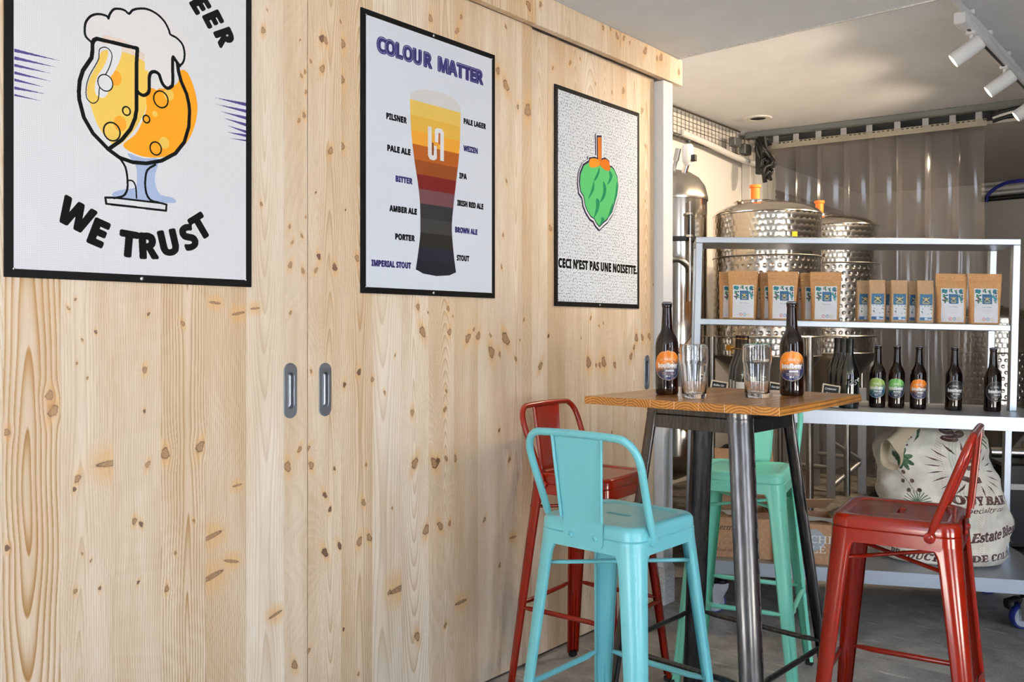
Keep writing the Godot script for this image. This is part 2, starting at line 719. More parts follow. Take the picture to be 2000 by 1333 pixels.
func floor_image() -> Image:
	var n := 1024
	var a := noise(0.004, 11, 4)
	var b := noise(0.03, 12, 3)
	var c := noise(0.35, 13, 2)
	var by := PackedByteArray()
	by.resize(n * n * 3)
	var q := 0
	for y in n:
		for x in n:
			var v := 0.56 + a.get_noise_2d(x, y) * 0.16 + b.get_noise_2d(x, y) * 0.09 + c.get_noise_2d(x, y * 0.4) * 0.06
			var w := b.get_noise_2d(x * 0.35 + 900.0, y * 1.6)
			if w > 0.42:
				v += (w - 0.42) * 0.7
			v = clampf(v, 0.1, 0.9) * 255.0
			by[q] = int(v)
			by[q + 1] = int(v * 0.985)
			by[q + 2] = int(v * 0.96)
			q += 3
	var im := Image.create_from_data(n, n, false, Image.FORMAT_RGB8, by)
	for k in 9:
		var p0 := Vector2(rng.randf() * n, rng.randf() * n)
		var p1 := p0 + Vector2(rng.randf_range(-160, 160), rng.randf_range(-30, 30))
		stroke(im, PackedVector2Array([p0, (p0 + p1) * 0.5 + Vector2(0, rng.randf_range(-8, 8)), p1]), rng.randf_range(1.0, 2.2), Color(0.62, 0.61, 0.59))
	return im


# spruce boards edge-glued upright: rings cut lengthwise, knots where the real ones sit
func wood_image(ppm: float, s0: float, s1: float, y0: float, y1: float, edges: Array, kn: Array, sd: int) -> Image:
	var W := int((s1 - s0) * ppm)
	var H := int((y1 - y0) * ppm)
	var by := PackedByteArray()
	by.resize(W * H * 3)
	var r := RandomNumberGenerator.new()
	r.seed = sd
	var tone := noise(0.012, sd + 1, 2)
	var fib := noise(0.5, sd + 2, 1)
	var wob := noise(0.0035, sd + 3, 2)
	var pk := []
	for k in edges.size():
		pk.append([r.randf_range(-0.015, 0.085), r.randf() < 0.62, r.randf_range(-0.9, 1.0), r.randf_range(0.0034, 0.0062), r.randf_range(0.5, 1.0), r.randf_range(-0.02, 0.05), r.randf_range(-0.018, 0.03), r.randf_range(0, 90)])
	if sd == 100:
		pk[2] = [0.05, true, 0.6, 0.0105, 2.1, 0.0, -0.008, 11.0]
		pk[5] = [0.045, true, 0.3, 0.0070, 1.5, 0.0, 0.01, 31.0]
	var disp := PackedFloat32Array()
	var body := PackedFloat32Array()
	var dark := PackedFloat32Array()
	disp.resize(H)
	body.resize(H)
	dark.resize(H)
	for x in W:
		var s := s0 + (x + 0.5) / ppm
		var pi := 0
		while pi < edges.size() - 2 and s > edges[pi + 1]:
			pi += 1
		var lo: float = edges[pi]
		var hi: float = edges[pi + 1]
		var P: Array = pk[pi]
		disp.fill(0.0)
		body.fill(0.0)
		dark.fill(0.0)
		for k in range(0, kn.size(), 4):
			var ks: float = kn[k]
			if ks < lo or ks > hi:
				continue
			var kr: float = kn[k + 2] * 0.00078
			var du := s - ks
			if absf(du) > kr * 7.0:
				continue
			var yc: float = (y1 - kn[k + 1]) * ppm
			var reach := int(kr * 9.0 * ppm)
			var lean := (fmod(ks * 37.0, 1.0) - 0.5) * 0.9
			for y in range(maxi(0, int(yc) - reach), mini(H, int(yc) + reach)):
				var dv := (y - yc) / ppm
				var g := exp(-du * du / (kr * kr * 4.5) - dv * dv / (kr * kr * 11.0))
				disp[y] += du * g * 0.85
				var ex := du + dv * lean
				var d := sqrt(ex * ex + dv * dv * 0.55) / kr
				d *= 1.0 + 0.13 * sin(atan2(dv, du) * 3.0 + ks * 50.0) + 0.07 * sin(atan2(dv, du) * 7.0 + ks * 90.0)
				var c := 0.0
				var sh := 0.0
				var dkn: float = kn[k + 3]
				if dkn > 1.5:
					# a knot cut along its length
					dkn = 0.1
					ex = du * 0.34
					var across := dv + du * lean * 0.7
					d = sqrt(ex * ex + across * across * 3.2) / kr
				if d < 0.78:
					c = 0.80
					sh = 0.42 + 0.16 * sin(d * 17.0 + ks * 30.0) + 0.42 * dkn
				elif d < 1.0:
					c = 0.85
					sh = 0.72 + 0.2 * dkn
				else:
					var dh := sqrt(ex * ex * 1.1 + dv * dv * 0.16) / kr
					if dh < 2.3:
						c = 0.62 * pow(clampf((2.3 - dh) / 1.5, 0.0, 1.0), 1.4)
						sh = 0.16 * clampf((1.6 - d) / 0.6, 0.0, 1.0)
				if c > body[y]:
					body[y] = c
					dark[y] = minf(sh, 1.0)
		var u := s - (lo + hi) * 0.5
		var cath: bool = P[1]
		var u0: float = (P[6] if cath else (0.16 if P[2] > 0.0 else -0.16))
		var q := x * 3
		var edge_dark := 1.0
		for y in H:
			var yy := y1 - (y + 0.5) / ppm
			var dd: float = (P[5] + P[2] * 0.055 * (yy - 1.1) + 0.02 * sin(yy * 2.3 + P[7])) if cath else 0.0
			var w := wob.get_noise_2d(P[7] * 40.0 + u * 260.0, y * 0.8)
			var ue := u - disp[y] - u0 + w * 0.006
			var rho: float = sqrt(ue * ue + dd * dd) / P[3] + P[7]
			var f: float = rho - floorf(rho)
			var late: float = f * f * f * (1.0 if f < 0.93 else (1.0 - f) * 14.0)
			var t := tone.get_noise_2d(s * 900.0 + P[7] * 30.0, y * 0.12)
			var fi := fib.get_noise_2d(s * 2200.0, y * 0.025)
			var dk: float = P[0] + late * (0.20 * P[4]) + t * 0.06 + fi * 0.035
			var cr := 0.895 - dk * 0.85
			var cg := 0.825 - dk * 1.10
			var cb := 0.735 - dk * 1.40
			var kb := body[y]
			if kb > 0.0:
				var kd := dark[y]
				cr = lerpf(cr, 0.84 - 0.66 * kd, kb)
				cg = lerpf(cg, 0.66 - 0.57 * kd, kb)
				cb = lerpf(cb, 0.44 - 0.39 * kd, kb)
			by[q] = int(clampf(cr, 0.0, 1.0) * 255.0)
			by[q + 1] = int(clampf(cg, 0.0, 1.0) * 255.0)
			by[q + 2] = int(clampf(cb, 0.0, 1.0) * 255.0)
			q += W * 3
	return Image.create_from_data(W, H, false, Image.FORMAT_RGB8, by)


# table board: top 600 x 600 px, end grain strip 40 px, side strip 40 px below it (1 px = 1 mm)
func table_image() -> Image:
	var W := 600
	var H := 700
	var by := PackedByteArray()
	by.resize(W * H * 3)
	var fib := noise(0.4, 61, 2)
	var wob := noise(0.006, 62, 2)
	var cx := []
	for k in 9:
		cx.append([rng.randf_range(0.005, 0.065), rng.randf_range(-0.06, -0.015) if k % 2 else rng.randf_range(0.03, 0.07), rng.randf_range(-0.06, 0.06)])
	var q := 0
	for y in H:
		for x in W:
			var xm := x * 0.001
			var ym := 0.0
			var zm := y * 0.001
			var k := mini(8, int(xm / 0.0735))
			var fz := 0.03
			if y >= 660:
				k = 7
				zm = xm
				xm = k * 0.0735 + 0.0735
				ym = (y - 660) * 0.0006
			elif y >= 610:
				zm = 0.585
				ym = (y - 610) * 0.0006
				fz = 0.2
			var ux: float = xm - k * 0.0735 - cx[k][0]
			var uy: float = ym - cx[k][1]
			var w := wob.get_noise_2d(xm * 900.0 + k * 99.0, zm * 120.0)
			var rho: float = sqrt(ux * ux + uy * uy) / 0.0072 + w * 1.0 + zm * 0.5
			var f := rho - floorf(rho)
			var late := f * f * (1.0 if f < 0.88 else (1.0 - f) * 8.3)
			var fi := fib.get_noise_2d(xm * 1500.0, zm * 1000.0 * fz)
			var dk: float = cx[k][2] * 0.6 + late * 0.62 + fi * 0.10
			by[q] = int(clampf(0.75 - dk * 0.70, 0.0, 1.0) * 255.0)
			by[q + 1] = int(clampf(0.52 - dk * 0.62, 0.0, 1.0) * 255.0)
			by[q + 2] = int(clampf(0.22 - dk * 0.34, 0.0, 1.0) * 255.0)
			q += 3
	return Image.create_from_data(W, H, false, Image.FORMAT_RGB8, by)


func beer_label(kind: int) -> Image:
	var n := 320
	var top: Color = [Color(0.93, 0.52, 0.08), Color(0.62, 0.72, 0.35), Color(0.42, 0.70, 0.32), Color(0.035, 0.035, 0.04)][kind]
	var low: Color = [Color(0.08, 0.13, 0.30), Color(0.10, 0.26, 0.38), Color(0.08, 0.09, 0.24), Color(0.03, 0.03, 0.035)][kind]
	var im := Image.create(n, n, false, Image.FORMAT_RGB8)
	for y in n:
		for x in range(0, n, 4):
			var t := smoothstep(0.42, 0.78, (y * 0.86 + x * 0.30) / n)
			im.fill_rect(Rect2i(x, y, 4, 1), top.lerp(low, t))
	var wh := Color(0.93, 0.93, 0.92)
	var pale := wh.lerp(top, 0.35)
	stroke(im, ellipse_pts(Vector2(160, 160), Vector2(152, 152), 0, 64), 5, pale.lerp(low, 0.2), true)
	# arched banner with two small stars
	for k in 2:
		var arc := PackedVector2Array()
		for j in 17:
			var a := deg_to_rad(-145 + j * 110.0 / 16)
			arc.append(Vector2(160, 190) + Vector2(cos(a), sin(a)) * (118 - k * 34))
		stroke(im, arc, 3, pale)
	paint_text(im, "LOCAL", Vector2(160, 92), 18, wh, 0.0, 0.4)
	stroke(im, PackedVector2Array([Vector2(110, 98), Vector2(76, 106), Vector2(70, 84)]), 4, pale)
	stroke(im, PackedVector2Array([Vector2(210, 98), Vector2(244, 106), Vector2(250, 84)]), 4, pale)
	paint_text(im, "boulbeer", Vector2(160, 158), 46, wh, 0.0, 2.6, 226.0)
	stroke(im, PackedVector2Array([Vector2(46, 190), Vector2(274, 190)]), 4, pale)
	paint_text(im, ["AMBER", "PALE ALE", "BLONDE", "PORTER"][kind], Vector2(180, 214), 20, wh, 0.0, 1.2)
	stroke(im, PackedVector2Array([Vector2(100, 240), Vector2(220, 240)]), 3, pale)
	stroke(im, PackedVector2Array([Vector2(244, 196), Vector2(244, 250), Vector2(100, 256)]), 2.5, pale)
	paint_text(im, "50 cl", Vector2(160, 272), 15, wh, 0.0, 0.6)
	return im


func flora(im: Image, c: Vector2, s: float, sd: int):
	var r := RandomNumberGenerator.new()
	r.seed = sd
	for k in 7:
		var col: Color = [Color(0.05, 0.42, 0.45), Color(0.16, 0.46, 0.32), Color(0.05, 0.28, 0.36), Color(0.45, 0.62, 0.42), Color(0.30, 0.20, 0.26)][k % 5]
		fill_ell(im, c + Vector2(r.randf_range(-s, s), r.randf_range(-s, s)) * 0.7, Vector2(s * r.randf_range(0.35, 0.6), s * r.randf_range(0.16, 0.3)), col, r.randf() * TAU)
	for k in 3:
		fill_ell(im, c + Vector2(r.randf_range(-s, s), r.randf_range(-s, s)) * 0.8, Vector2(s, s) * 0.10, Color(0.75, 0.25, 0.28))


func emblem(im: Image, r: Rect2):
	im.fill_rect(Rect2i(r), Color(0.10, 0.34, 0.50))
	var c := r.get_center() + Vector2(0, r.size.y * 0.02)
	var gold := Color(0.80, 0.74, 0.52)
	for k in 12:
		var a := TAU * k / 12
		var d := Vector2(cos(a), sin(a))
		stroke(im, PackedVector2Array([c + d * r.size.x * 0.34, c + d * r.size.x * 0.43]), r.size.x * 0.02, Color(0.42, 0.62, 0.70))
	fill_ell(im, c + Vector2(0, -r.size.y * 0.02), r.size * 0.22, Color(0.16, 0.24, 0.26))
	for sg in [-1.0, 1.0]:
		stroke(im, PackedVector2Array([c + Vector2(-0.25 * sg, -0.16) * r.size.x, c + Vector2(0.25 * sg, 0.16) * r.size.x]), r.size.x * 0.075, gold)
	fill_ell(im, c + Vector2(0, -r.size.y * 0.14), Vector2(r.size.x * 0.075, r.size.y * 0.075), gold)
	im.fill_rect(Rect2i(int(r.position.x + r.size.x * 0.2), int(r.position.y + r.size.y * 0.78), int(r.size.x * 0.6), int(r.size.y * 0.05)), gold)
	im.fill_rect(Rect2i(int(r.position.x + r.size.x * 0.26), int(r.position.y + r.size.y * 0.86), int(r.size.x * 0.48), int(r.size.y * 0.04)), gold)


func pouch_label() -> Image:
	var im := Image.create(300, 440, false, Image.FORMAT_RGB8)
	im.fill(Color(0.90, 0.90, 0.91))
	for k in [[45, 45, 34, 1], [130, 36, 34, 2], [205, 44, 30, 3], [262, 42, 34, 4], [48, 110, 40, 5], [255, 112, 38, 6], [56, 165, 40, 7], [262, 170, 24, 8]]:
		flora(im, Vector2(k[0], k[1]), k[2], k[3])
	fill_ell(im, Vector2(38, 38), Vector2(30, 24), Color(0.05, 0.40, 0.45), 0.6)
	fill_ell(im, Vector2(62, 40), Vector2(26, 22), Color(0.06, 0.45, 0.50), -0.7)
	fill_ell(im, Vector2(258, 40), Vector2(24, 30), Color(0.06, 0.38, 0.46), 0.3)
	fill_ell(im, Vector2(258, 128), Vector2(14, 42), Color(0.10, 0.48, 0.56), -0.5)
	emblem(im, Rect2(98, 76, 126, 126))
	paint_text(im, "Pure origine", Vector2(160, 242), 15, Color(0.45, 0.47, 0.52), 0, 0, 120, "Droid Serif", 400)
	for k in 3:
		im.fill_rect(Rect2i(70 + k * 12, 274 + k * 22, 170 - k * 30, 3), Color(0.78, 0.78, 0.80))
	for k in [[118, Color(0.70, 0.28, 0.30)], [172, Color(0.15, 0.40, 0.55)], [226, Color(0.80, 0.74, 0.58)]]:
		stroke(im, ellipse_pts(Vector2(k[0], 398), Vector2(19, 19)), 6, k[1], true)
		fill_ell(im, Vector2(k[0], 398), Vector2(6, 6), k[1])
	return im


func gable_label() -> Image:
	var im := Image.create(220, 440, false, Image.FORMAT_RGB8)
	im.fill(Color(0.89, 0.90, 0.91))
	emblem(im, Rect2(0, 0, 220, 184))
	for k in [[30, 200, 10, 11], [90, 202, 12, 12], [150, 200, 12, 13], [200, 212, 18, 14], [196, 262, 22, 15], [40, 300, 22, 16], [50, 250, 12, 17], [204, 320, 12, 18], [150, 330, 10, 19]]:
		flora(im, Vector2(k[0], k[1]), k[2], k[3])
	stroke(im, ellipse_pts(Vector2(30, 352), Vector2(20, 20)), 4, Color(0.80, 0.55, 0.52), true)
	im.fill_rect(Rect2i(0, 386, 220, 54), Color(0.42, 0.58, 0.72))
	im.fill_rect(Rect2i(8, 392, 78, 42), Color(0.14, 0.34, 0.52))
	im.fill_rect(Rect2i(96, 392, 44, 42), Color(0.80, 0.87, 0.92))
	im.fill_rect(Rect2i(148, 394, 66, 20), Color(0.20, 0.40, 0.58))
	im.fill_rect(Rect2i(148, 420, 66, 12), Color(0.88, 0.90, 0.92))
	return im


func burlap_image() -> Image:
	var n := 1024
	# print first: x across the front half (0 = one side, 1024 = the other), y down
	var pr := Image.create(n, n, false, Image.FORMAT_RGBA8)
	pr.fill(Color(0, 0, 0, 0))
	var br := Color(0.22, 0.09, 0.085, 1)
	var gr := Color(0.07, 0.25, 0.11, 1)
	for st in [[470, Color(0.62, 0.22, 0.22, 1)], [520, Color(0.20, 0.42, 0.40, 1)], [600, Color(0.62, 0.24, 0.24, 1)], [640, Color(0.62, 0.26, 0.26, 1)]]:
		for k in range(0, n, 9):
			for j in 3:
				if st[0] == 520 or (k + j) % 2 == 0:
					stroke(pr, PackedVector2Array([Vector2(st[0] + j * 10, k), Vector2(st[0] + j * 10 + 5, k + 4)]), 1.6, st[1])
	# heart-shaped split leaf
	for k in 7:
		var a := deg_to_rad(-150 + k * 44)
		fill_ell(pr, Vector2(262, 250) + Vector2(cos(a), sin(a)) * 42, Vector2(46, 19), gr, a)
	fill_ell(pr, Vector2(262, 248), Vector2(48, 38), gr, 0.3)
	fill_poly(pr, PackedVector2Array([Vector2(312, 20), Vector2(352, 40), Vector2(360, 90), Vector2(340, 130), Vector2(342, 80)]), gr)
	# berry sprigs
	for sp in [[Vector2(300, 130), Vector2(210, 60), 7, 7.0], [Vector2(350, 520), Vector2(200, 340), 5, 15.0], [Vector2(240, 40), Vector2(290, 180), 6, 7.0]]:
		stroke(pr, PackedVector2Array([sp[0], sp[1]]), 3, br)
		for k in sp[2]:
			var t: float = float(k + 1) / (sp[2] + 1)
			var c: Vector2 = sp[0].lerp(sp[1], t)
			var d: Vector2 = (sp[1] - sp[0]).normalized().orthogonal() * (30.0 if k % 2 else -30.0)
			stroke(pr, PackedVector2Array([c, c + d]), 2, br)
			fill_ell(pr, c + d, Vector2(sp[3], sp[3]), br)
	# fern
	for k in 11:
		var a := deg_to_rad(190 + k * 16)
		stroke(pr, PackedVector2Array([Vector2(330, 560), Vector2(330, 560) + Vector2(cos(a), sin(a)) * 85]), 5, gr)
	# rays, beans and cup marks
	for k in 20:
		var a := TAU * k / 20 + 0.1
		var d := Vector2(cos(a), sin(a))
		var c := Vector2(600, 300)
		fill_poly(pr, PackedVector2Array([c + d * 110, c + d * 150 + d.orthogonal() * 5, c + d * 205, c + d * 150 - d.orthogonal() * 5]), br)
	for k in [[505, 40, 0.5], [560, 60, -0.5], [520, 90, 0.2]]:
		fill_ell(pr, Vector2(k[0], k[1]), Vector2(34, 22), br, k[2])
		stroke(pr, PackedVector2Array([Vector2(k[0] - 22, k[1] - 6), Vector2(k[0], k[1] + 2), Vector2(k[0] + 22, k[1] - 2)]), 3, Color(0.8, 0.74, 0.62, 1))
	fill_poly(pr, PackedVector2Array([Vector2(560, 230), Vector2(640, 225), Vector2(640, 250), Vector2(560, 256)]), br)
	fill_poly(pr, PackedVector2Array([Vector2(580, 275), Vector2(650, 268), Vector2(652, 300), Vector2(582, 308)]), br)
	fill_poly(pr, PackedVector2Array([Vector2(520, 330), Vector2(590, 360), Vector2(640, 350), Vector2(640, 390), Vector2(580, 400), Vector2(524, 364)]), br)
	for k in 16:
		fill_ell(pr, Vector2(745 + (k % 4) * 12 - k * 0.5, 15 + k * 9), Vector2(17, 6), gr, 0.6)
		fill_ell(pr, Vector2(838 + (k % 3) * 10, 420 + k * 10), Vector2(14, 6), gr, 0.3)
	paint_text(pr, "OUY BAKA", Vector2(655, 515), 58, br, -0.06, 3.0, 300, "Droid Serif", 700)
	paint_text(pr, "Specialty cafe", Vector2(660, 585), 32, br, -0.10, 0.8, 270, "Droid Serif", 400, 0.4)
	paint_text(pr, "Estate Blend", Vector2(775, 760), 62, br, -0.16, 2.6, 420, "Droid Serif", 700, 0.45)
	paint_text(pr, "PRODUCTO", Vector2(330, 955), 50, br, 0.03, 2.0, 360, "Droid Serif", 700)
	paint_text(pr, "DE COLOMBIA", Vector2(790, 915), 50, br, -0.14, 2.0, 430, "Droid Serif", 700)
	var a := noise(0.008, 71, 3)
	var src := pr.get_data()
	var by := PackedByteArray()
	by.resize(n * n * 3)
	var q := 0
	var g := 0
	for y in n:
		for x in n:
			var wx := absf(sin(x * 0.62 + 0.5 * sin(y * 0.05)))
			var wy := absf(sin(y * 0.62 + 0.5 * sin(x * 0.04)))
			var over := (int(x * 0.1974) + int(y * 0.1974)) % 2 == 0
			var w := wx if over else wy
			var v := 0.80 + 0.17 * w + a.get_noise_2d(x, y) * 0.08
			var cr := 1.0 * v
			var cg := 0.965 * v
			var cb := 0.89 * v
			if src[g + 3] > 0 and w > 0.16:
				cr = lerpf(cr, src[g] / 255.0, 0.9)
				cg = lerpf(cg, src[g + 1] / 255.0, 0.9)
				cb = lerpf(cb, src[g + 2] / 255.0, 0.9)
			by[q] = int(clampf(cr, 0, 1) * 255.0)
			by[q + 1] = int(clampf(cg, 0, 1) * 255.0)
			by[q + 2] = int(clampf(cb, 0, 1) * 255.0)
			q += 3
			g += 4
	return Image.create_from_data(n, n, false, Image.FORMAT_RGB8, by)


# ==================================================================== the room
func room():
	var b := B.new()
	b.box(Vector3(1.9, -0.06, -3.2), Vector3(7.4, 0.12, 13.0), 0.0)
	structure("floor", b, M.concrete_floor, "worn grey concrete floor of the taproom and brewery")
	b = B.new()
	b.box(Vector3(2.25, 2.55, -0.28), Vector3(4.7, 0.24, 6.36), 0.002)
	structure("ceiling", b, M.soffit_paint, "lower pale ceiling over the taproom")
	# rough plaster edge where the lower ceiling stops
	b = B.new()
	for k in 64:
		var xx := 0.03 + k * 0.072
		b.box(Vector3(xx + 0.036, 2.4285 + rng.randf_range(-0.001, 0.001), -3.463), Vector3(0.073, 0.006 + rng.randf() * 0.004, 0.006 + rng.randf() * 0.004), 0.001)
	structure("trim_2", b, M.chipped_white, "chipped white plaster edge where the lower ceiling stops")
	b = B.new()
	b.box(Vector3(1.9, 2.645, -6.05), Vector3(5.6, 0.12, 5.2), 0.0)
	var rc := structure("ceiling_1", b, M.soffit_paint, "higher white brewery ceiling behind the plaster edge")
	# round vent let into the brewery ceiling
	var vent := thing("ceiling_vent", Vector3(-0.45, 2.585, -5.35), 0, "small round brewery ceiling vent, its shaded opening a flat black disc", "vent")
	b = B.new()
	b.lathe([Vector2(0.052, 0.0), Vector2(0.05, -0.006), Vector2(0.085, -0.008), Vector2(0.09, 0.0)], 32)
	commit("vent_ring", b, M.white_plastic, vent)
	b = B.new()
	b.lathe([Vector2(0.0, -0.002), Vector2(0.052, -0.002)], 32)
	commit("vent_shade_disc", b, M.black_plastic, vent)  # flat black disc painted in for the shade inside the opening
	# partition behind the sliding doors and its end towards the brewery
	b = B.new()
	b.box(Vector3(-0.115, 1.215, -0.4), Vector3(0.05, 2.43, 6.2), 0.0)
	b.box(Vector3(-0.43, 1.21, -3.465), Vector3(0.80, 2.42, 0.06), 0.002)
	structure("wall_left", b, M.cream_wall, "partition behind the wooden sliding doors")
	b = B.new()
	b.box(Vector3(-0.83, 1.3, -6.0), Vector3(0.12, 2.6, 5.2), 0.0)
	structure("wall_brewery", b, M.cream_wall, "cream brewery side wall behind the tanks")
	b = B.new()
	b.box(Vector3(-0.70, 1.26, -5.93), Vector3(0.14, 2.52, 0.20), 0.006)
	b.box(Vector3(-0.735, 1.26, -5.80), Vector3(0.07, 2.52, 0.05), 0.006)
	structure("wall_pier", b, M.cream_wall, "cream pier at the corner of the brewery wall")
	b = B.new()
	b.box(Vector3(1.9, 1.3, -8.45), Vector3(5.6, 2.6, 0.12), 0.0)
	structure("wall_back", b, M.back_wall, "plain beige back wall behind the strip curtain")
	# window side (outside the picture): tall shop window bays, and an open front behind the camera
	b = B.new()
	for q in [[-8.6, -2.35], [-1.3, -0.45], [0.6, 3.05]]:
		b.box(Vector3(4.66, 1.3, (q[0] + q[1]) * 0.5), Vector3(0.12, 2.6, q[1] - q[0]), 0.0)
	b.box(Vector3(4.66, 2.53, -0.3), Vector3(0.12, 0.2, 6.6), 0.0)
	b.box(Vector3(4.66, 0.06, -0.3), Vector3(0.12, 0.12, 6.6), 0.0)
	structure("wall_right", b, M.shop_wall, "grey shopfront wall with tall window bays")
	b = B.new()
	for q in [[-2.35, -1.3], [-0.45, 0.6]]:
		for z in [q[0] + 0.03, q[1] - 0.03]:
			b.box(Vector3(4.66, 1.275, z), Vector3(0.07, 2.31, 0.06), 0.003)
		b.box(Vector3(4.66, 1.85, (q[0] + q[1]) * 0.5), Vector3(0.06, 0.05, q[1] - q[0] - 0.12), 0.003)
	structure("window_1", b, M.dark_machine, "dark mullions of the shopfront windows")
	b = B.new()
	b.box(Vector3(0.6, 1.3, 3.0), Vector3(2.0, 2.6, 0.12), 0.0)
	b.box(Vector3(3.86, 1.3, 3.0), Vector3(1.72, 2.6, 0.12), 0.0)
	b.box(Vector3(2.3, 2.5, 3.0), Vector3(5.4, 0.25, 0.12), 0.0)
	structure("wall_front", b, M.shop_wall, "grey wall with a wide entrance opening")
	b = B.new()
	b.box(Vector3(13.0, -0.16, 0.0), Vector3(16.4, 0.08, 30.0), 0.0)
	b.box(Vector3(-0.5, -0.16, 9.3), Vector3(10.4, 0.08, 12.0), 0.0)
	structure("bounce_ground", b, M.bounce_slab, "pale slab added outside the windows to bounce sunlight indoors")  # unseen slab, added to throw sunlight up onto the ceilings
	# white post at the end of the doors, with its chipped foot
	b = B.new()
	b.box(Vector3(-0.015, 1.155, -3.39), Vector3(0.09, 2.31, 0.082), 0.002)
	var post := structure("trim_3", b, M.white_paint, "white painted post at the end of the wooden doors")
	b = B.new()
	b.box(Vector3(-0.005, 0.085, -3.392), Vector3(0.085, 0.17, 0.095), 0.006)
	commit("post_foot", b, M.chipped_white, post).set_meta("label", "chipped white block at the foot of the post")


const KNOTS := [1.903,1.286,9,0,1.923,1.208,15,0,2.038,1.283,8,0,1.948,1.268,4,1,2.06,1.258,4,0,2.044,1.206,10,0,2.132,1.186,14,0,2.183,1.192,12,0,2.162,1.215,6,0,2.246,1.194,6,0,2.325,1.182,21,0,2.251,1.137,18,0,2.299,1.125,12,0,1.666,1.089,9,1,1.717,1.065,7,0,1.612,1.055,7,1,1.879,0.955,9,0,2.023,0.954,8,0,2.03,1.014,6,0,1.426,1.26,5,0,1.495,1.098,5,0,1.456,0.884,8,0,1.485,0.884,7,0,1.765,1.024,5,0,1.807,1.135,4,0,0.9,1.209,4,1,0.855,1.282,3,1,0.84,1.261,4,0,1.024,1.251,4,1,1.112,1.229,6,0,1.015,1.119,7,0,1.014,1.021,4,1,0.808,1.035,12,0,0.8,1.07,10,0,0.715,0.997,7,0,1.157,0.921,13,0,1.066,0.914,13,0,0.87,1.191,3,0,0.858,1.139,3,0,0.881,1.105,3,0,0.934,0.906,15,2,0.86,0.881,8,0,0.853,0.858,5,1,1.022,0.893,7,0,0.99,0.764,7,0,1.006,0.754,6,1,0.715,0.753,6,1,1.092,0.669,4,0,1.141,0.739,4,0,1.188,0.692,13,2,1.245,0.618,9,2,1.188,0.59,15,2,1.07,0.586,7,0,0.999,0.618,4,1,0.909,0.624,4,1,0.855,0.63,5,0,0.87,0.711,3,0,0.889,0.691,3,0,1.416,0.841,13,0,1.495,0.835,10,0,1.576,0.816,5,1,1.542,0.746,8,1,1.56,0.702,7,1,1.683,0.703,9,0,1.693,0.814,5,0,1.542,0.583,12,1,1.596,0.59,10,1,1.667,0.59,12,0,1.705,0.595,11,0,1.889,0.795,15,0,1.976,0.784,17,0,1.991,0.789,11,1,2.029,0.795,8,0,2.068,0.789,12,0,1.939,0.577,15,0,2.002,0.579,13,0,2.045,0.58,8,0,2.215,0.564,8,0,1.83,0.417,20,2,1.783,0.414,7,0,2.295,0.393,8,0,1.796,0.669,4,0,2.098,0.31,12,2,2.346,0.755,8,0,1.9,0.25,13,0,2.025,0.251,8,0,1.486,0.32,7,0,1.439,0.294,11,0,1.609,0.348,5,1,1.664,0.202,5,0,1.352,2.067,3,0,1.34,2.009,8,0,1.531,2.036,10,1,1.543,2.035,10,0,1.494,1.963,5,0,1.474,1.929,5,0,1.462,1.915,5,0,1.477,1.874,5,0,1.471,1.808,7,0,1.454,1.79,6,0,1.599,2.101,5,0,1.605,2.04,12,0,1.602,1.937,12,0,1.604,1.744,10,0,1.562,1.723,10,0,1.457,2.013,3,0,1.533,1.951,10,0,1.511,1.599,3,1,1.616,1.561,3,1,1.521,1.42,8,1,1.577,1.392,10,1,1.658,1.424,9,0,1.423,1.495,5,0,1.463,1.473,5,0,1.432,1.453,5,0,1.425,1.39,8,0,1.467,1.376,7,0,1.511,1.381,7,0,1.334,1.547,5,0,1.476,1.526,3,0,2.1,2.252,8,0,2.081,2.201,10,0,2.327,2.279,6,0,2.284,2.115,12,0,2.327,2.073,17,0,2.392,2.011,8,0,2.448,2.008,21,0,2.33,1.737,6,0,2.312,1.545,6,0,2.3,1.436,8,0,1.958,2.208,11,0,2.426,1.249,6,0,2.404,1.176,4,0,2.589,1.19,7,1,2.54,1.078,13,0,2.381,1.11,8,0,2.863,1.261,7,0,2.952,1.241,5,0,2.921,1.229,5,0,3.201,1.178,15,0,3.248,1.18,13,0,3.304,1.185,13,0,3.183,1.139,10,0,3.158,1.1,13,0,2.849,1.082,19,0,2.901,1.071,7,0,2.925,1.071,10,0,2.954,1.081,19,0,3.034,1.069,12,0,2.291,0.863,6,1,3.017,0.788,10,0,2.798,1.181,5,0,2.726,2.249,9,0,2.616,2.203,7,0,2.896,2.203,5,0,3.015,2.194,7,0,3.1,2.218,12,0,2.791,2.28,5,0,2.601,1.596,11,0,3.362,2.167,10,0,3.365,1.615,13,0,3.243,2.161,13,0,3.273,2.014,8,0,3.273,1.772,5,0,3.338,1.413,5,0,1.199,1.282,7,2,1.265,1.256,8,2,1.262,0.811,6,2,1.378,0.448,9,2,1.315,1.27,6,2,2.366,0.477,8,2]
const HEADER_KNOTS := [2.408,2.371,15,0,2.477,2.393,9,0,2.875,2.413,9,0,2.927,2.422,7,0,2.975,2.405,12,0,3.024,2.41,10,0,3.069,2.402,7,0,3.188,2.397,15,0,3.285,2.389,10,0,3.319,2.4,15,0,3.474,2.371,11,0]


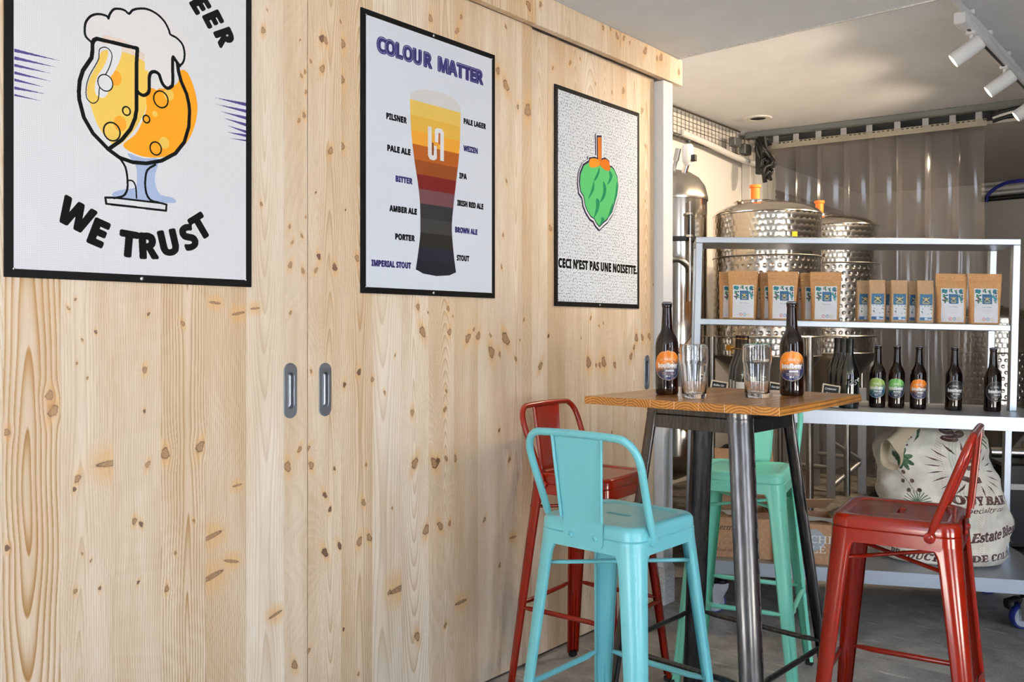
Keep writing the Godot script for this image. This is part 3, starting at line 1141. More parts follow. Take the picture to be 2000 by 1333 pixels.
func plank_box(called: String, x0: float, x1: float, z0: float, z1: float, y0: float, y1: float, m: Material, parent: Node, tex_s0: float, tex_s1: float, tex_y0: float, tex_y1: float, hole := Vector2.ZERO):
	var b := B.new()
	if hole == Vector2.ZERO:
		b.box(Vector3((x0 + x1) * 0.5, (y0 + y1) * 0.5, (z0 + z1) * 0.5), Vector3(x1 - x0, y1 - y0, z1 - z0), 0.0007)
	else:
		# a slot cut through for the flush pull
		for q in [[z0, z1, y0, hole.y - 0.051], [z0, z1, hole.y + 0.051, y1], [z0, hole.x - 0.0135, hole.y - 0.051, hole.y + 0.051], [hole.x + 0.0135, z1, hole.y - 0.051, hole.y + 0.051]]:
			b.box(Vector3((x0 + x1) * 0.5, (q[2] + q[3]) * 0.5, (q[0] + q[1]) * 0.5), Vector3(x1 - x0, q[3] - q[2], q[1] - q[0]), 0.0)
	for k in b.v.size():
		b.t[k] = Vector2((-b.v[k].z - tex_s0) / (tex_s1 - tex_s0), (tex_y1 - b.v[k].y) / (tex_y1 - tex_y0))
	commit(called, b, m, parent)


func doors():
	var spans := [[0.490, 1.482, 0.0], [1.484, 2.472, 0.0], [2.474, 3.343, -0.036], [-0.505, 0.488, 0.0]]
	for d in 4:
		var s0: float = spans[d][0]
		var s1: float = spans[d][1]
		var xf: float = spans[d][2] if d != 2 else -0.015
		var door := Node3D.new()
		put(door, "door_%d" % (d + 1))
		tag(door, ["spruce sliding door behind the beer goblet poster", "spruce sliding door behind the beer colour chart poster", "set-back spruce sliding door behind the green hop poster", "spruce sliding door nearest the entrance"][d], "", "", "structure")
		var edges := [s0]
		var first: float = [0.7065, 1.484, 2.474, -0.505][d]
		var e := first
		while e > s0 + 0.04:
			e -= 0.1165
		while e < s1 - 0.035:
			if e > s0 + 0.03:
				edges.append(e)
			e += 0.1165 if d < 2 else 0.109
		edges.append(s1)
		var m: StandardMaterial3D
		if d < 3:
			m = mat("spruce_door_%d" % d, Color.WHITE, 0.55)
			m.albedo_texture = tex(wood_image(820.0, s0, s1, 0.0, DOOR_H, edges, KNOTS, 100 + d * 17))
		else:
			m = M.spruce_door_0
		var hs: float = [1.425, 1.542, 3.285, 0.0][d]
		var hy: float = [1.0465, 1.0435, 1.028, 0.0][d]
		for k in edges.size() - 1:
			var hole := Vector2.ZERO
			if d < 3 and hs > edges[k] and hs < edges[k + 1]:
				hole = Vector2(-hs, hy)
			plank_box("plank", xf - 0.018, xf, -edges[k + 1], -edges[k], 0.008, DOOR_H, m, door, s0, s1, 0.0, DOOR_H, hole)
		if d < 3:
			flush_handle(door, Vector3(xf, hy, -hs))


# oval flush pull: a raised lipped plate round a deep pill-shaped cup
func flush_handle(parent: Node, at: Vector3):
	var b := B.new()
	b.x = Transform3D(Basis(Vector3(0, 0, -1), Vector3.UP, Vector3(1, 0, 0)), at)
	var rings := []
	for spec in [[0.0215, 0.0755, 0.0, 0.0], [0.0215, 0.0755, 0.0022, 0.0], [0.0205, 0.0745, 0.003, 0.0], [0.0120, 0.0500, 0.0030, 0.0], [0.0112, 0.0492, 0.0022, 0.0], [0.0100, 0.0475, -0.011, 0.0], [0.0072, 0.0430, -0.0125, 0.0], [0.0004, 0.0360, -0.0125, 0.0]]:
		var line := PackedVector3Array()
		var r: float = spec[0]
		var hl: float = spec[1] - r
		for k in 40:
			var a := TAU * k / 40
			line.append(Vector3(cos(a) * r, sin(a) * r + (hl if sin(a) >= 0.0 else -hl), spec[2]))
		rings.append(line)
	for k in rings.size() - 1:
		b.grid([rings[k], rings[k + 1]], true, -1.0)
	commit("flush_handle", b, M.satin_metal, parent).set_meta("label", "brushed metal oval flush pull")


func header():
	var h := Node3D.new()
	put(h, "trim_1")
	tag(h, "spruce fascia hiding the sliding door track", "", "", "structure")
	var edges := []
	var s := -0.5
	while s < 3.44:
		edges.append(s)
		s += 0.118
	edges.append(3.507)
	var m := mat("spruce_fascia", Color.WHITE, 0.55)
	m.albedo_texture = tex(wood_image(500.0, -0.5, 3.507, 2.31, 2.432, edges, HEADER_KNOTS, 311))
	for k in edges.size() - 1:
		plank_box("plank", 0.009, 0.036, -edges[k + 1], -edges[k], 2.314, 2.429, m, h, -0.5, 3.507, 2.31, 2.432)


# ==================================================================== posters
const ART1 := {
	"foam": [180,303, 167,293, 165,277, 167,262, 176,247, 188,238, 202,234, 215,235, 218,239, 221,229, 230,215, 243,210, 256,210, 266,215, 275,204, 291,196, 311,192, 334,197, 353,210, 364,227, 368,237, 383,241, 398,252, 404,268, 404,287, 399,300, 391,307],
	"bowl": [386,302, 389,322, 396,345, 410,372, 416,395, 418,413, 416,452, 404,492, 381,523, 346,546, 308,558, 275,560, 244,554, 218,539, 183,508, 163,476, 153,438, 152,420, 154,395, 161,371, 172,352, 180,338, 182,322, 182,306, 185,297, 192,292, 286,291, 284,328, 284,393, 284,436, 281,452, 281,455, 270,483, 249,512, 220,537],
	"drip": [284,389, 291,396, 302,398, 313,389, 315,376, 315,354, 319,341, 329,336, 339,340, 343,350, 349,362, 360,369, 370,363, 374,352, 374,294, 380,295, 386,302, 392,307],
	"shine": [209,373, 217,358, 224,338, 226,320, 219,309, 209,307, 200,312, 197,319, 196,336, 188,354, 176,378, 169,402, 168,426, 174,437, 184,440, 193,433, 196,422, 197,407, 199,397],
	"rings": [211,388, 344,399, 260,443, 308,453, 226,497, 331,519],
	"yellow": [213,312, 305,320, 308,418, 294,457, 270,496, 238,527, 213,513, 193,486, 180,453, 170,420, 175,389, 193,349],
	"orange": [308,384, 335,375, 358,369, 386,351, 394,319, 413,320, 432,360, 439,403, 431,449, 411,491, 378,524, 335,540, 291,542, 252,525, 281,494, 297,462, 308,428],
	"foamfill": [186,296, 169,292, 167,276, 169,261, 178,246, 188,240, 215,237, 232,215, 243,211, 266,216, 291,198, 311,193, 343,188, 371,207, 383,222, 400,227, 417,247, 420,283, 407,322, 393,307, 374,294, 371,359, 353,368, 339,338, 320,340, 304,384, 304,275, 209,278],
	"peach": [207,279, 304,278, 304,321, 245,321, 245,299, 202,299],
	"stem": [262,541, 302,547, 338,543, 330,579, 331,608, 344,628, 375,632, 378,644, 302,648, 231,646, 233,634, 259,625, 282,617, 285,590, 281,565],
	"legleft": [244,555, 257,573, 262,598, 262,624, 253,641, 231,649],
	"legright": [330,558, 310,574, 305,603, 308,629, 319,644, 338,647],
	"base": [211,650, 213,664, 357,665, 358,650, 344,648, 231,648, 211,650],
	"arc": [263,604, 275,604, 282,617, 284,643],
	"white": [217,297, 247,294, 246,324, 232,357, 219,381, 217,409, 207,423, 192,421, 187,405, 192,379, 209,348, 217,322],
	"letters": [146,697, 196,732, 265,752, 314,753, 364,741, 416,724, 447,695, 413,109, 447,143, 482,169, 515,207],
	"dotsorange": [234,372, 245,475, 350,333],
	"dotsyellow": [364,384, 329,437, 352,502],
	"spikes": [19,357, 19,364, 114,361, 19,373, 19,380, 105,377, 19,389, 19,395, 94,393, 19,405, 19,411, 92,410, 19,420, 19,426, 82,426, 19,437, 19,443, 84,440, 19,453, 19,457, 73,457, 584,361, 584,371, 488,366, 584,379, 584,388, 491,382, 584,397, 584,406, 504,398, 584,415, 584,424, 510,413, 584,434, 584,442, 520,430, 584,443, 584,451, 520,447, 584,457, 584,462, 523,462],
}
const ART2 := {
	"left": [194,217, 194,245, 199,331, 212,415, 228,492, 236,549, 238,636, 231,694, 218,762],
	"right": [421,216, 421,239, 416,354, 400,463, 389,532, 380,609, 386,684, 400,764],
	"top": [194,218, 214,202, 263,188, 335,184, 389,192, 421,216],
	"bands": [194,232, 197,279, 199,326, 206,369, 214,416, 221,460, 230,506, 236,551, 238,598, 237,643, 232,689, 223,731, 218,762],
	"bandsright": [421,231, 421,275, 418,320, 414,367, 407,412, 401,456, 393,501, 386,551, 381,596, 382,641, 386,689, 393,728, 400,764],
	"logo": [272,303, 287,302, 287,404, 272,404, 297,354, 311,354, 311,400, 279,399, 305,400, 305,406, 279,405, 326,303, 342,304, 342,404, 326,404, 303,307, 318,306, 318,351, 303,351, 307,302, 335,301, 335,310, 307,310],
	"title": [78,95, 113,94, 149,93, 185,92, 225,93, 271,92, 340,94, 383,93, 419,93, 452,92, 481,92, 513,91],
	"labels": [138,302, 148,398, 169,487, 166,580, 173,664, 118,750, 490,256, 469,346, 432,440, 468,531, 448,620, 432,712],
}
const ART3 := {
	"body": [223,264, 185,284, 163,320, 158,356, 165,388, 186,404, 195,438, 210,458, 234,478, 257,484, 274,502, 292,512, 315,496, 344,480, 354,469, 381,444, 397,410, 418,377, 428,337, 422,300, 398,272, 381,264, 296,268],
	"petal1": [226,253, 264,244, 293,249, 293,269, 257,281, 223,282],
	"petal2": [298,249, 335,236, 361,244, 369,276, 335,281, 298,268],
	"stem": [280,156, 306,152, 306,241, 298,251, 283,250],
	"leaf0": [292,276, 293,294, 276,322, 251,337, 276,300],
	"leaf1": [253,337, 253,373, 213,414, 234,376],
	"leaf2": [319,328, 341,355, 328,394, 296,416, 319,373],
	"leaf3": [361,278, 385,293, 377,317, 348,339, 364,307],
	"leaf4": [419,315, 423,368, 394,413, 408,366],
	"leaf5": [270,404, 293,413, 285,450, 251,487, 267,445],
	"leaf6": [388,408, 385,440, 354,473, 366,442],
	"leaf7": [308,474, 328,481, 315,498, 292,512, 303,493],
	"text": [14,676, 581,675],
}


func P2(l: Array, s: float) -> PackedVector2Array:
	return pts_of(l, s)


func poster_sheet_1() -> Image:
	var s := 1.75
	var im := Image.create(int(594 * s), int(841 * s), false, Image.FORMAT_RGB8)
	im.fill(Color(0.90, 0.895, 0.90))
	for y in range(0, im.get_height(), 7):
		for x in range(0, im.get_width(), 7):
			im.fill_rect(Rect2i(x, y, 2, 2), Color(0.70, 0.70, 0.72))
	var ink := Color(0.05, 0.055, 0.06)
	fill_poly(im, smooth2(P2(ART1.foamfill, s), 4, true), Color(0.905, 0.885, 0.875))
	fill_poly(im, P2(ART1.peach, s), Color(0.90, 0.82, 0.77))
	fill_poly(im, smooth2(P2(ART1.yellow, s), 4, true), Color(0.90, 0.76, 0.38))
	fill_poly(im, smooth2(P2(ART1.orange, s), 4, true), Color(0.91, 0.61, 0.16))
	fill_poly(im, smooth2(P2(ART1.stem, s), 3, true), Color(0.62, 0.68, 0.80))
	for k in range(0, ART1.dotsorange.size(), 2):
		fill_ell(im, Vector2(ART1.dotsorange[k], ART1.dotsorange[k + 1]) * s, Vector2(15, 18) * s, Color(0.92, 0.63, 0.20))
	for k in range(0, ART1.dotsyellow.size(), 2):
		fill_ell(im, Vector2(ART1.dotsyellow[k], ART1.dotsyellow[k + 1]) * s, Vector2(13, 14) * s * (1.0 if k != 2 else 0.5), Color(0.88, 0.74, 0.36))
	fill_poly(im, smooth2(P2(ART1.white, s), 4, true), Color(0.91, 0.905, 0.905))
	fill_poly(im, P2([286, 292, 304, 300, 304, 338, 320, 338, 340, 342, 356, 366, 372, 350, 374, 292, 404, 287, 398, 252, 364, 227, 311, 195, 218, 239, 176, 250], s), Color(0.91, 0.895, 0.885))
	fill_ell(im, Vector2(332, 362) * s, Vector2(9, 17) * s, Color(0.91, 0.895, 0.885))
	stroke(im, smooth2(P2(ART1.foam, s), 4), 5.2 * s, ink)
	stroke(im, P2(ART1.bowl, s), 9.0 * s, ink)
	stroke(im, smooth2(P2(ART1.drip, s), 3), 8.0 * s, ink)
	stroke(im, smooth2(P2(ART1.shine, s), 3), 2.2 * s, ink)
	var rr := [17, 18, 9, 8, 19, 14]
	for k in 6:
		var c := Vector2(ART1.rings[k * 2], ART1.rings[k * 2 + 1]) * s
		if k == 0:
			fill_ell(im, c, Vector2(17, 19) * s, Color(0.91, 0.905, 0.905))
		stroke(im, ellipse_pts(c, Vector2(rr[k], rr[k] * 1.1) * s, 0, 36), (2.6 if k == 0 else 3.6) * s, ink, true)
	for k in ["legleft", "legright", "base"]:
		stroke(im, smooth2(P2(ART1[k], s), 3) if k != "base" else P2(ART1[k], s), 5.0 * s, ink)
	stroke(im, smooth2(P2(ART1.arc, s), 3), 3.6 * s, ink)
	for k in range(0, ART1.spikes.size(), 6):
		fill_poly(im, P2(ART1.spikes.slice(k, k + 6), s), Color(0.24, 0.23, 0.45))
	var t := "WETRUSTBEER"
	var ang := [24, 20, 5, -3, -14, -25, -34, 44, 52, 56, 60]
	for k in t.length():
		paint_text(im, t[k], Vector2(ART1.letters[k * 2], ART1.letters[k * 2 + 1]) * s, (56.0 if k < 7 else 48.0) * s, ink, deg_to_rad(ang[k]), 3.2 * s, 0.0, "Droid Sans", 700)
	return im


func poster_sheet_2() -> Image:
	var s := 1.75
	var im := Image.create(int(594 * s), int(841 * s), false, Image.FORMAT_RGB8)
	im.fill(Color(0.865, 0.885, 0.915))
	var cols := [Color(0.84, 0.835, 0.83), Color(0.83, 0.70, 0.36), Color(0.81, 0.65, 0.28), Color(0.84, 0.60, 0.22), Color(0.56, 0.30, 0.12), Color(0.46, 0.24, 0.12), Color(0.38, 0.12, 0.12), Color(0.36, 0.24, 0.26), Color(0.17, 0.17, 0.185), Color(0.21, 0.21, 0.21), Color(0.15, 0.145, 0.135), Color(0.13, 0.135, 0.175), Color(0.115, 0.125, 0.155)]
	var left := smooth2(P2(ART2.left, s), 8)
	var right := smooth2(P2(ART2.right, s), 8)
	var xl := func(y: float) -> float:
		for k in left.size() - 1:
			if left[k + 1].y >= y:
				return lerpf(left[k].x, left[k + 1].x, clampf((y - left[k].y) / (left[k + 1].y - left[k].y), 0, 1))
		return left[left.size() - 1].x
	var xr := func(y: float) -> float:
		for k in right.size() - 1:
			if right[k + 1].y >= y:
				return lerpf(right[k].x, right[k + 1].x, clampf((y - right[k].y) / (right[k + 1].y - right[k].y), 0, 1))
		return right[right.size() - 1].x
	var top := smooth2(P2(ART2.top, s), 4)
	top.append(Vector2(xr.call(262 * s), 262 * s))
	top.append(Vector2(xl.call(262 * s), 262 * s))
	fill_poly(im, top, cols[0])
	for k in 12:
		var y0: float = ART2.bands[k * 2 + 1] * s
		var y1: float = ART2.bands[k * 2 + 3] * s
		for y in range(int(y0), int(y1)):
			im.fill_rect(Rect2i(int(xl.call(y)), y, int(xr.call(y) - xl.call(y)), 1), cols[k + 1])
	var bot := PackedVector2Array([Vector2(218, 760), Vector2(250, 772), Vector2(309, 777), Vector2(368, 772), Vector2(400, 760)])
	for k in bot.size():
		bot[k] *= s
	fill_poly(im, bot, cols[12])
	# white monogram of two interlocked stencil figures
	var wh := Color(0.90, 0.90, 0.90)
	for r in [[271, 303, 17, 92], [298, 360, 13, 42], [279, 395, 24, 12], [326, 312, 17, 92], [302, 306, 15, 42], [309, 302, 28, 12]]:
		im.fill_rect(Rect2i(int(r[0] * s), int(r[1] * s), int(r[2] * s), int(r[3] * s)), wh)
	fill_ell(im, Vector2(291, 392) * s, Vector2(20, 16) * s, wh)
	fill_ell(im, Vector2(322, 316) * s, Vector2(21, 15) * s, wh)
	im.fill_rect(Rect2i(int(288 * s), int(352 * s), int(9 * s), int(40 * s)), cols[5])
	im.fill_rect(Rect2i(int(318 * s), int(316 * s), int(8 * s), int(37 * s)), cols[4])
	var navy := Color(0.16, 0.155, 0.36)
	var t := "COLOURMATTER"
	for k in 12:
		var c := Vector2(ART2.title[k * 2], 93.5) * s
		paint_text(im, t[k], c, 44 * s, navy, 0, 3.4 * s)
		paint_text(im, t[k], c, 44 * s, Color(0.80, 0.82, 0.88), 0, 0.0, 0.0, "Droid Sans", 400)
		paint_text(im, t[k], c, 42 * s, navy, 0, 0.0, 0.0, "Droid Sans", 400)
		if t[k] in "COU":
			pass
	var names := ["PILSNER", "PALE ALE", "BITTER", "AMBER ALE", "PORTER", "IMPERIAL STOUT", "PALE LAGER", "WEIZEN", "IPA", "IRISH RED ALE", "BROWN ALE", "STOUT"]
	var wid := [82, 94, 68, 112, 80, 158, 108, 68, 34, 126, 106, 58]
	for k in 12:
		var col := navy if names[k] in ["IMPERIAL STOUT", "WEIZEN", "BROWN ALE", "BITTER"] else Color(0.045, 0.05, 0.07)
		paint_text(im, names[k], Vector2(ART2.labels[k * 2], ART2.labels[k * 2 + 1]) * s, 17 * s, col, 0, 1.2 * s, wid[k] * s)
	return im


func poster_sheet_3() -> Image:
	var s := 1.75
	var im := Image.create(int(594 * s), int(841 * s), false, Image.FORMAT_RGB8)
	var paper := Color(0.875, 0.895, 0.92)
	im.fill(paper)
	var r := RandomNumberGenerator.new()
	r.seed = 5
	for j in 72:
		for k in 50:
			var c := Vector2(k * 12.0 + r.randf_range(-3, 3) + (6.0 if j % 2 else 0.0), j * 12.0 + r.randf_range(-3, 3)) * s
			var a: float = [0.35, 1.1, 1.9, 2.5][r.randi() % 4]
			var g: float = [0.10, 0.32, 0.55, 0.68][r.randi() % 4]
			var d := Vector2(cos(a), sin(a)) * 3.4 * s
			stroke(im, PackedVector2Array([c - d, c + d]), 2.2 * s, Color(g, g, g + 0.03))
	var body := P2(ART3.body, s)
	var shape := Geometry2D.merge_polygons(Geometry2D.merge_polygons(body, P2(ART3.petal1, s))[0], P2(ART3.petal2, s))[0]
	shape = Geometry2D.merge_polygons(shape, P2(ART3.stem, s))[0]
	var wide: PackedVector2Array = Geometry2D.offset_polygon(shape, 13 * s, Geometry2D.JOIN_MITER)[0]
	var low := PackedVector2Array()
	for q in wide:
		low.append(q + Vector2(-4, 4) * s)
	fill_poly(im, Geometry2D.offset_polygon(low, 3.5 * s, Geometry2D.JOIN_MITER)[0], Color(0.15, 0.11, 0.24))
	fill_poly(im, wide, paper)
	var near: PackedVector2Array = Geometry2D.offset_polygon(shape, 5 * s, Geometry2D.JOIN_MITER)[0]
	var up := PackedVector2Array()
	for q in near:
		up.append(q + (Vector2(-3, -2) * s if q.y < 390 * s else Vector2.ZERO))
	fill_poly(im, up, Color(0.16, 0.13, 0.24))
	for q in body.size():
		pass
	fill_poly(im, body, Color(0.31, 0.66, 0.40))
	for k in 8:
		fill_poly(im, smooth2(P2(ART3["leaf%d" % k], s), 4, true), Color(0.09, 0.47, 0.32))
	fill_poly(im, smooth2(P2(ART3.petal1, s), 3, true), Color(0.86, 0.55, 0.16))
	fill_poly(im, smooth2(P2(ART3.petal2, s), 3, true), Color(0.75, 0.40, 0.09))
	fill_poly(im, P2(ART3.stem, s), Color(0.76, 0.43, 0.13))
	im.fill_rect(Rect2i(int(282 * s), int(158 * s), int(6 * s), int(80 * s)), Color(0.85, 0.52, 0.18))
	var c := Vector2(297, 676) * s
	paint_text(im, "CECI N\u2019EST PAS UNE NOISETTE.", c, 33 * s, Color(0.92, 0.93, 0.95), 0, 5.0 * s, 552 * s)
	paint_text(im, "CECI N\u2019EST PAS UNE NOISETTE.", c, 33 * s, Color(0.03, 0.035, 0.04), 0, 2.0 * s, 552 * s)
	return im


func posters():
	var spec := [[0.7077, 1.3242, 0.0, "framed poster of a foaming beer goblet with the words WE TRUST", poster_sheet_1()],
		[1.6694, 1.3213, 0.0, "framed COLOUR MATTER poster of a banded pint listing beer styles", poster_sheet_2()],
		[2.622, 1.3030, -0.015, "framed poster of a green hop cone on speckled paper", poster_sheet_3()]]
	for k in 3:
		var s = spec[k]
		var o := thing("poster", Vector3(s[2], s[1], -s[0] - 0.297), PI / 2, s[3], "poster")
		var b := B.new()
		b.box(Vector3(0, 0.4205, 0.003), Vector3(0.594, 0.841, 0.006), 0.001)
		commit("frame", b, M.black_frame, o)
		b = B.new()
		var w := 0.297 - 0.018
		b.box(Vector3(0, 0.4205, 0.0064), Vector3(w * 2, 0.841 - 0.036, 0.0008), 0.0)
		for j in b.v.size():
			b.t[j] = Vector2((b.v[j].x + 0.297) / 0.594, 1.0 - b.v[j].y / 0.841)
		var m := mat("print_%d" % k, Color.WHITE, 0.75)
		m.metallic_specular = 0.2
		m.albedo_texture = tex(s[4])
		commit("sheet", b, m, o)
		for q in [[0.0, 0.832, 0.0045], [0.0, 0.009, 0.0045], [-w, 0.823, 0.0026], [w, 0.823, 0.0026], [-w, 0.018, 0.0026], [w, 0.018, 0.0026]]:
			b = B.new()
			b.x = Transform3D(Basis(Vector3(1, 0, 0), Vector3(0, 0, 1), Vector3(0, -1, 0)), Vector3(q[0], q[1], 0.0055))
			var r: float = q[2]
			b.lathe([Vector2(r, 0), Vector2(r, 0.0014), Vector2(r * 0.7, 0.0024), Vector2(0, 0.0028)], 16)
			commit("screw", b, M.chrome, o)


# ==================================================================== track spotlights
func track_lights():
	var x0 := 1.07
	var rail := thing("lighting_track", Vector3(x0, 2.585, -4.35), 0, "white conduit and lighting track running along the brewery ceiling", "lighting track")
	var b := B.new()
	b.tube([Vector3(0, -0.022, 0.88), Vector3(0, -0.022, -1.5)], 0.016, 14)
	commit("conduit", b, M.white_paint, rail)
	b = B.new()
	b.box(Vector3(-0.005, -0.058, -0.62), Vector3(0.034, 0.034, 1.75), 0.002)
	commit("track", b, M.white_paint, rail)
	b = B.new()
	b.box(Vector3(-0.005, -0.0762, -0.62), Vector3(0.012, 0.003, 1.70), 0.0)
	commit("track_slot", b, M.black_plastic, rail)
	for z in [0.62, 0.22, -0.12, -0.52, -0.95, -1.35]:
		b = B.new()
		b.box(Vector3(0, -0.010, z), Vector3(0.046, 0.020, 0.018), 0.003)
		commit("clip", b, M.white_paint, rail)
	b = B.new()
	b.box(Vector3(-0.012, -0.055, 0.27), Vector3(0.045, 0.05, 0.11), 0.004)
	commit("feed_box", b, M.white_paint, rail)
	var spots := [[-4.20, "white track spotlight nearest the lower ceiling edge"], [-4.86, "white track spotlight in the middle of the brewery track"], [-5.52, "white track spotlight closest to the strip curtain"]]
	for k in 3:
		var z: float = spots[k][0]
		var dir := Vector3(-0.80, -0.56, 0.20).normalized()
		var o := thing("track_spotlight", Vector3(x0 - 0.005, 2.505, z), 0, spots[k][1], "spotlight", "track spotlights")
		b = B.new()
		b.box(Vector3(0, 0.004, 0), Vector3(0.036, 0.022, 0.05), 0.003)
		b.tube([Vector3(0, 0, 0), Vector3(0, -0.055, 0)], 0.008, 10)
		commit("adapter", b, M.white_paint, o)
		b = B.new()
		var up := dir.cross(Vector3(0, 0, 1)).normalized()
		b.x = Transform3D(Basis(up.cross(dir).normalized(), dir, up).orthonormalized(), Vector3(0, -0.062, 0) - dir * 0.045)
		b.lathe([Vector2(0, 0), Vector2(0.030, 0), Vector2(0.034, 0.004), Vector2(0.034, 0.132), Vector2(0.031, 0.132), Vector2(0.028, 0.116), Vector2(0.0, 0.116)], 28)
		commit("housing", b, M.white_paint, o)
		b = B.new()
		b.x = Transform3D(Basis(up.cross(dir).normalized(), dir, up).orthonormalized(), Vector3(0, -0.062, 0) - dir * 0.045)
		b.lathe([Vector2(0.0275, 0.119), Vector2(0.026, 0.124), Vector2(0, 0.125)], 24)
		commit("lens", b, M.lamp_glow, o)
		var l := SpotLight3D.new()
		put(l, "spot_beam", o)
		l.position = Vector3(0, -0.062, 0) + dir * 0.094
		l.basis = Basis.looking_at(dir, Vector3.UP)
		l.light_color = Color(1.0, 0.90, 0.77)
		l.light_energy = 1.9
		l.spot_angle = 62.0
		l.spot_angle_attenuation = 0.8
		l.spot_range = 12.0
		l.spot_attenuation = 2.0
		l.light_size = 0.027
		l.shadow_enabled = true


# ==================================================================== stools and table
func rsq(half: float, r: float, y: float, nc := 7) -> PackedVector3Array:
	var out := PackedVector3Array()
	for q in 4:
		var c := Vector2(half - r, half - r).rotated(q * PI / 2)
		for k in nc:
			var a := q * PI / 2 + (PI / 2) * k / (nc - 1)
			out.append(Vector3(c.x + cos(a) * r, y, c.y + sin(a) * r))
	return out


func slot(rx: float, rz: float, y: float, like: PackedVector3Array) -> PackedVector3Array:
	var out := PackedVector3Array()
	for q in like:
		var a := atan2(q.z, q.x)
		var cc := cos(a)
		var ss := sin(a)
		out.append(Vector3(rx * signf(cc) * pow(absf(cc), 0.8), y, rz * signf(ss) * pow(absf(ss), 0.9)))
	return out


# pressed sheet leg at one corner: an angle with a rounded heel, tapering and splaying, with a long dimple near the foot
func corner_leg(b: B, h0: float, ytop: float, ybot: float, splay: float, L0: float, L1: float, r0: float, r1: float, sx: float, sz: float, dent: float):
	var rows := []
	var ys := []
	for k in 7:
		ys.append(ytop - 0.035 * k / 6.0)
	for k in range(1, 25):
		ys.append(lerpf(ytop - 0.035, ybot, k / 24.0))
	for y in ys:
		var t: float = (ytop - y) / (ytop - ybot)
		var h: float = h0 + splay * (ytop - y)
		var L: float = lerpf(L0, L1, t) + 0.022 * exp(-(ytop - y) / 0.011)
		var rc: float = lerpf(r0, r1, t)
		var dy: float = y - 0.25
		var dd: float = dent * smoothstep(0.30, 0.22, y)
		var line := PackedVector3Array()
		var sec := [Vector2(h - L, h - 0.010), Vector2(h - L, h - 0.004), Vector2(h - L + 0.003, h)]
		for j in 4:
			sec.append(Vector2(lerpf(h - L + 0.006, h - rc, j / 3.0), h))
		for j in range(1, 12):
			var a := PI / 2 * (1.0 - j / 12.0)
			var rr: float = rc - dd * exp(-pow((j - 6) / 2.2, 2.0))
			sec.append(Vector2(h - rc + cos(a) * rr, h - rc + sin(a) * rr))
		for j in 4:
			sec.append(Vector2(h, lerpf(h - rc, h - L + 0.006, j / 3.0)))
		sec.append_array([Vector2(h, h - L + 0.003), Vector2(h - 0.004, h - L), Vector2(h - 0.010, h - L)])
		for q in sec:
			line.append(Vector3(q.x * sx, y, q.y * sz))
		rows.append(line)
	b.shell(rows, 0.0022, sx * sz)
	var h: float = h0 + splay * (ytop - ybot)
	return Vector3((h - L1 * 0.45) * sx, ybot, (h - L1 * 0.45) * sz)


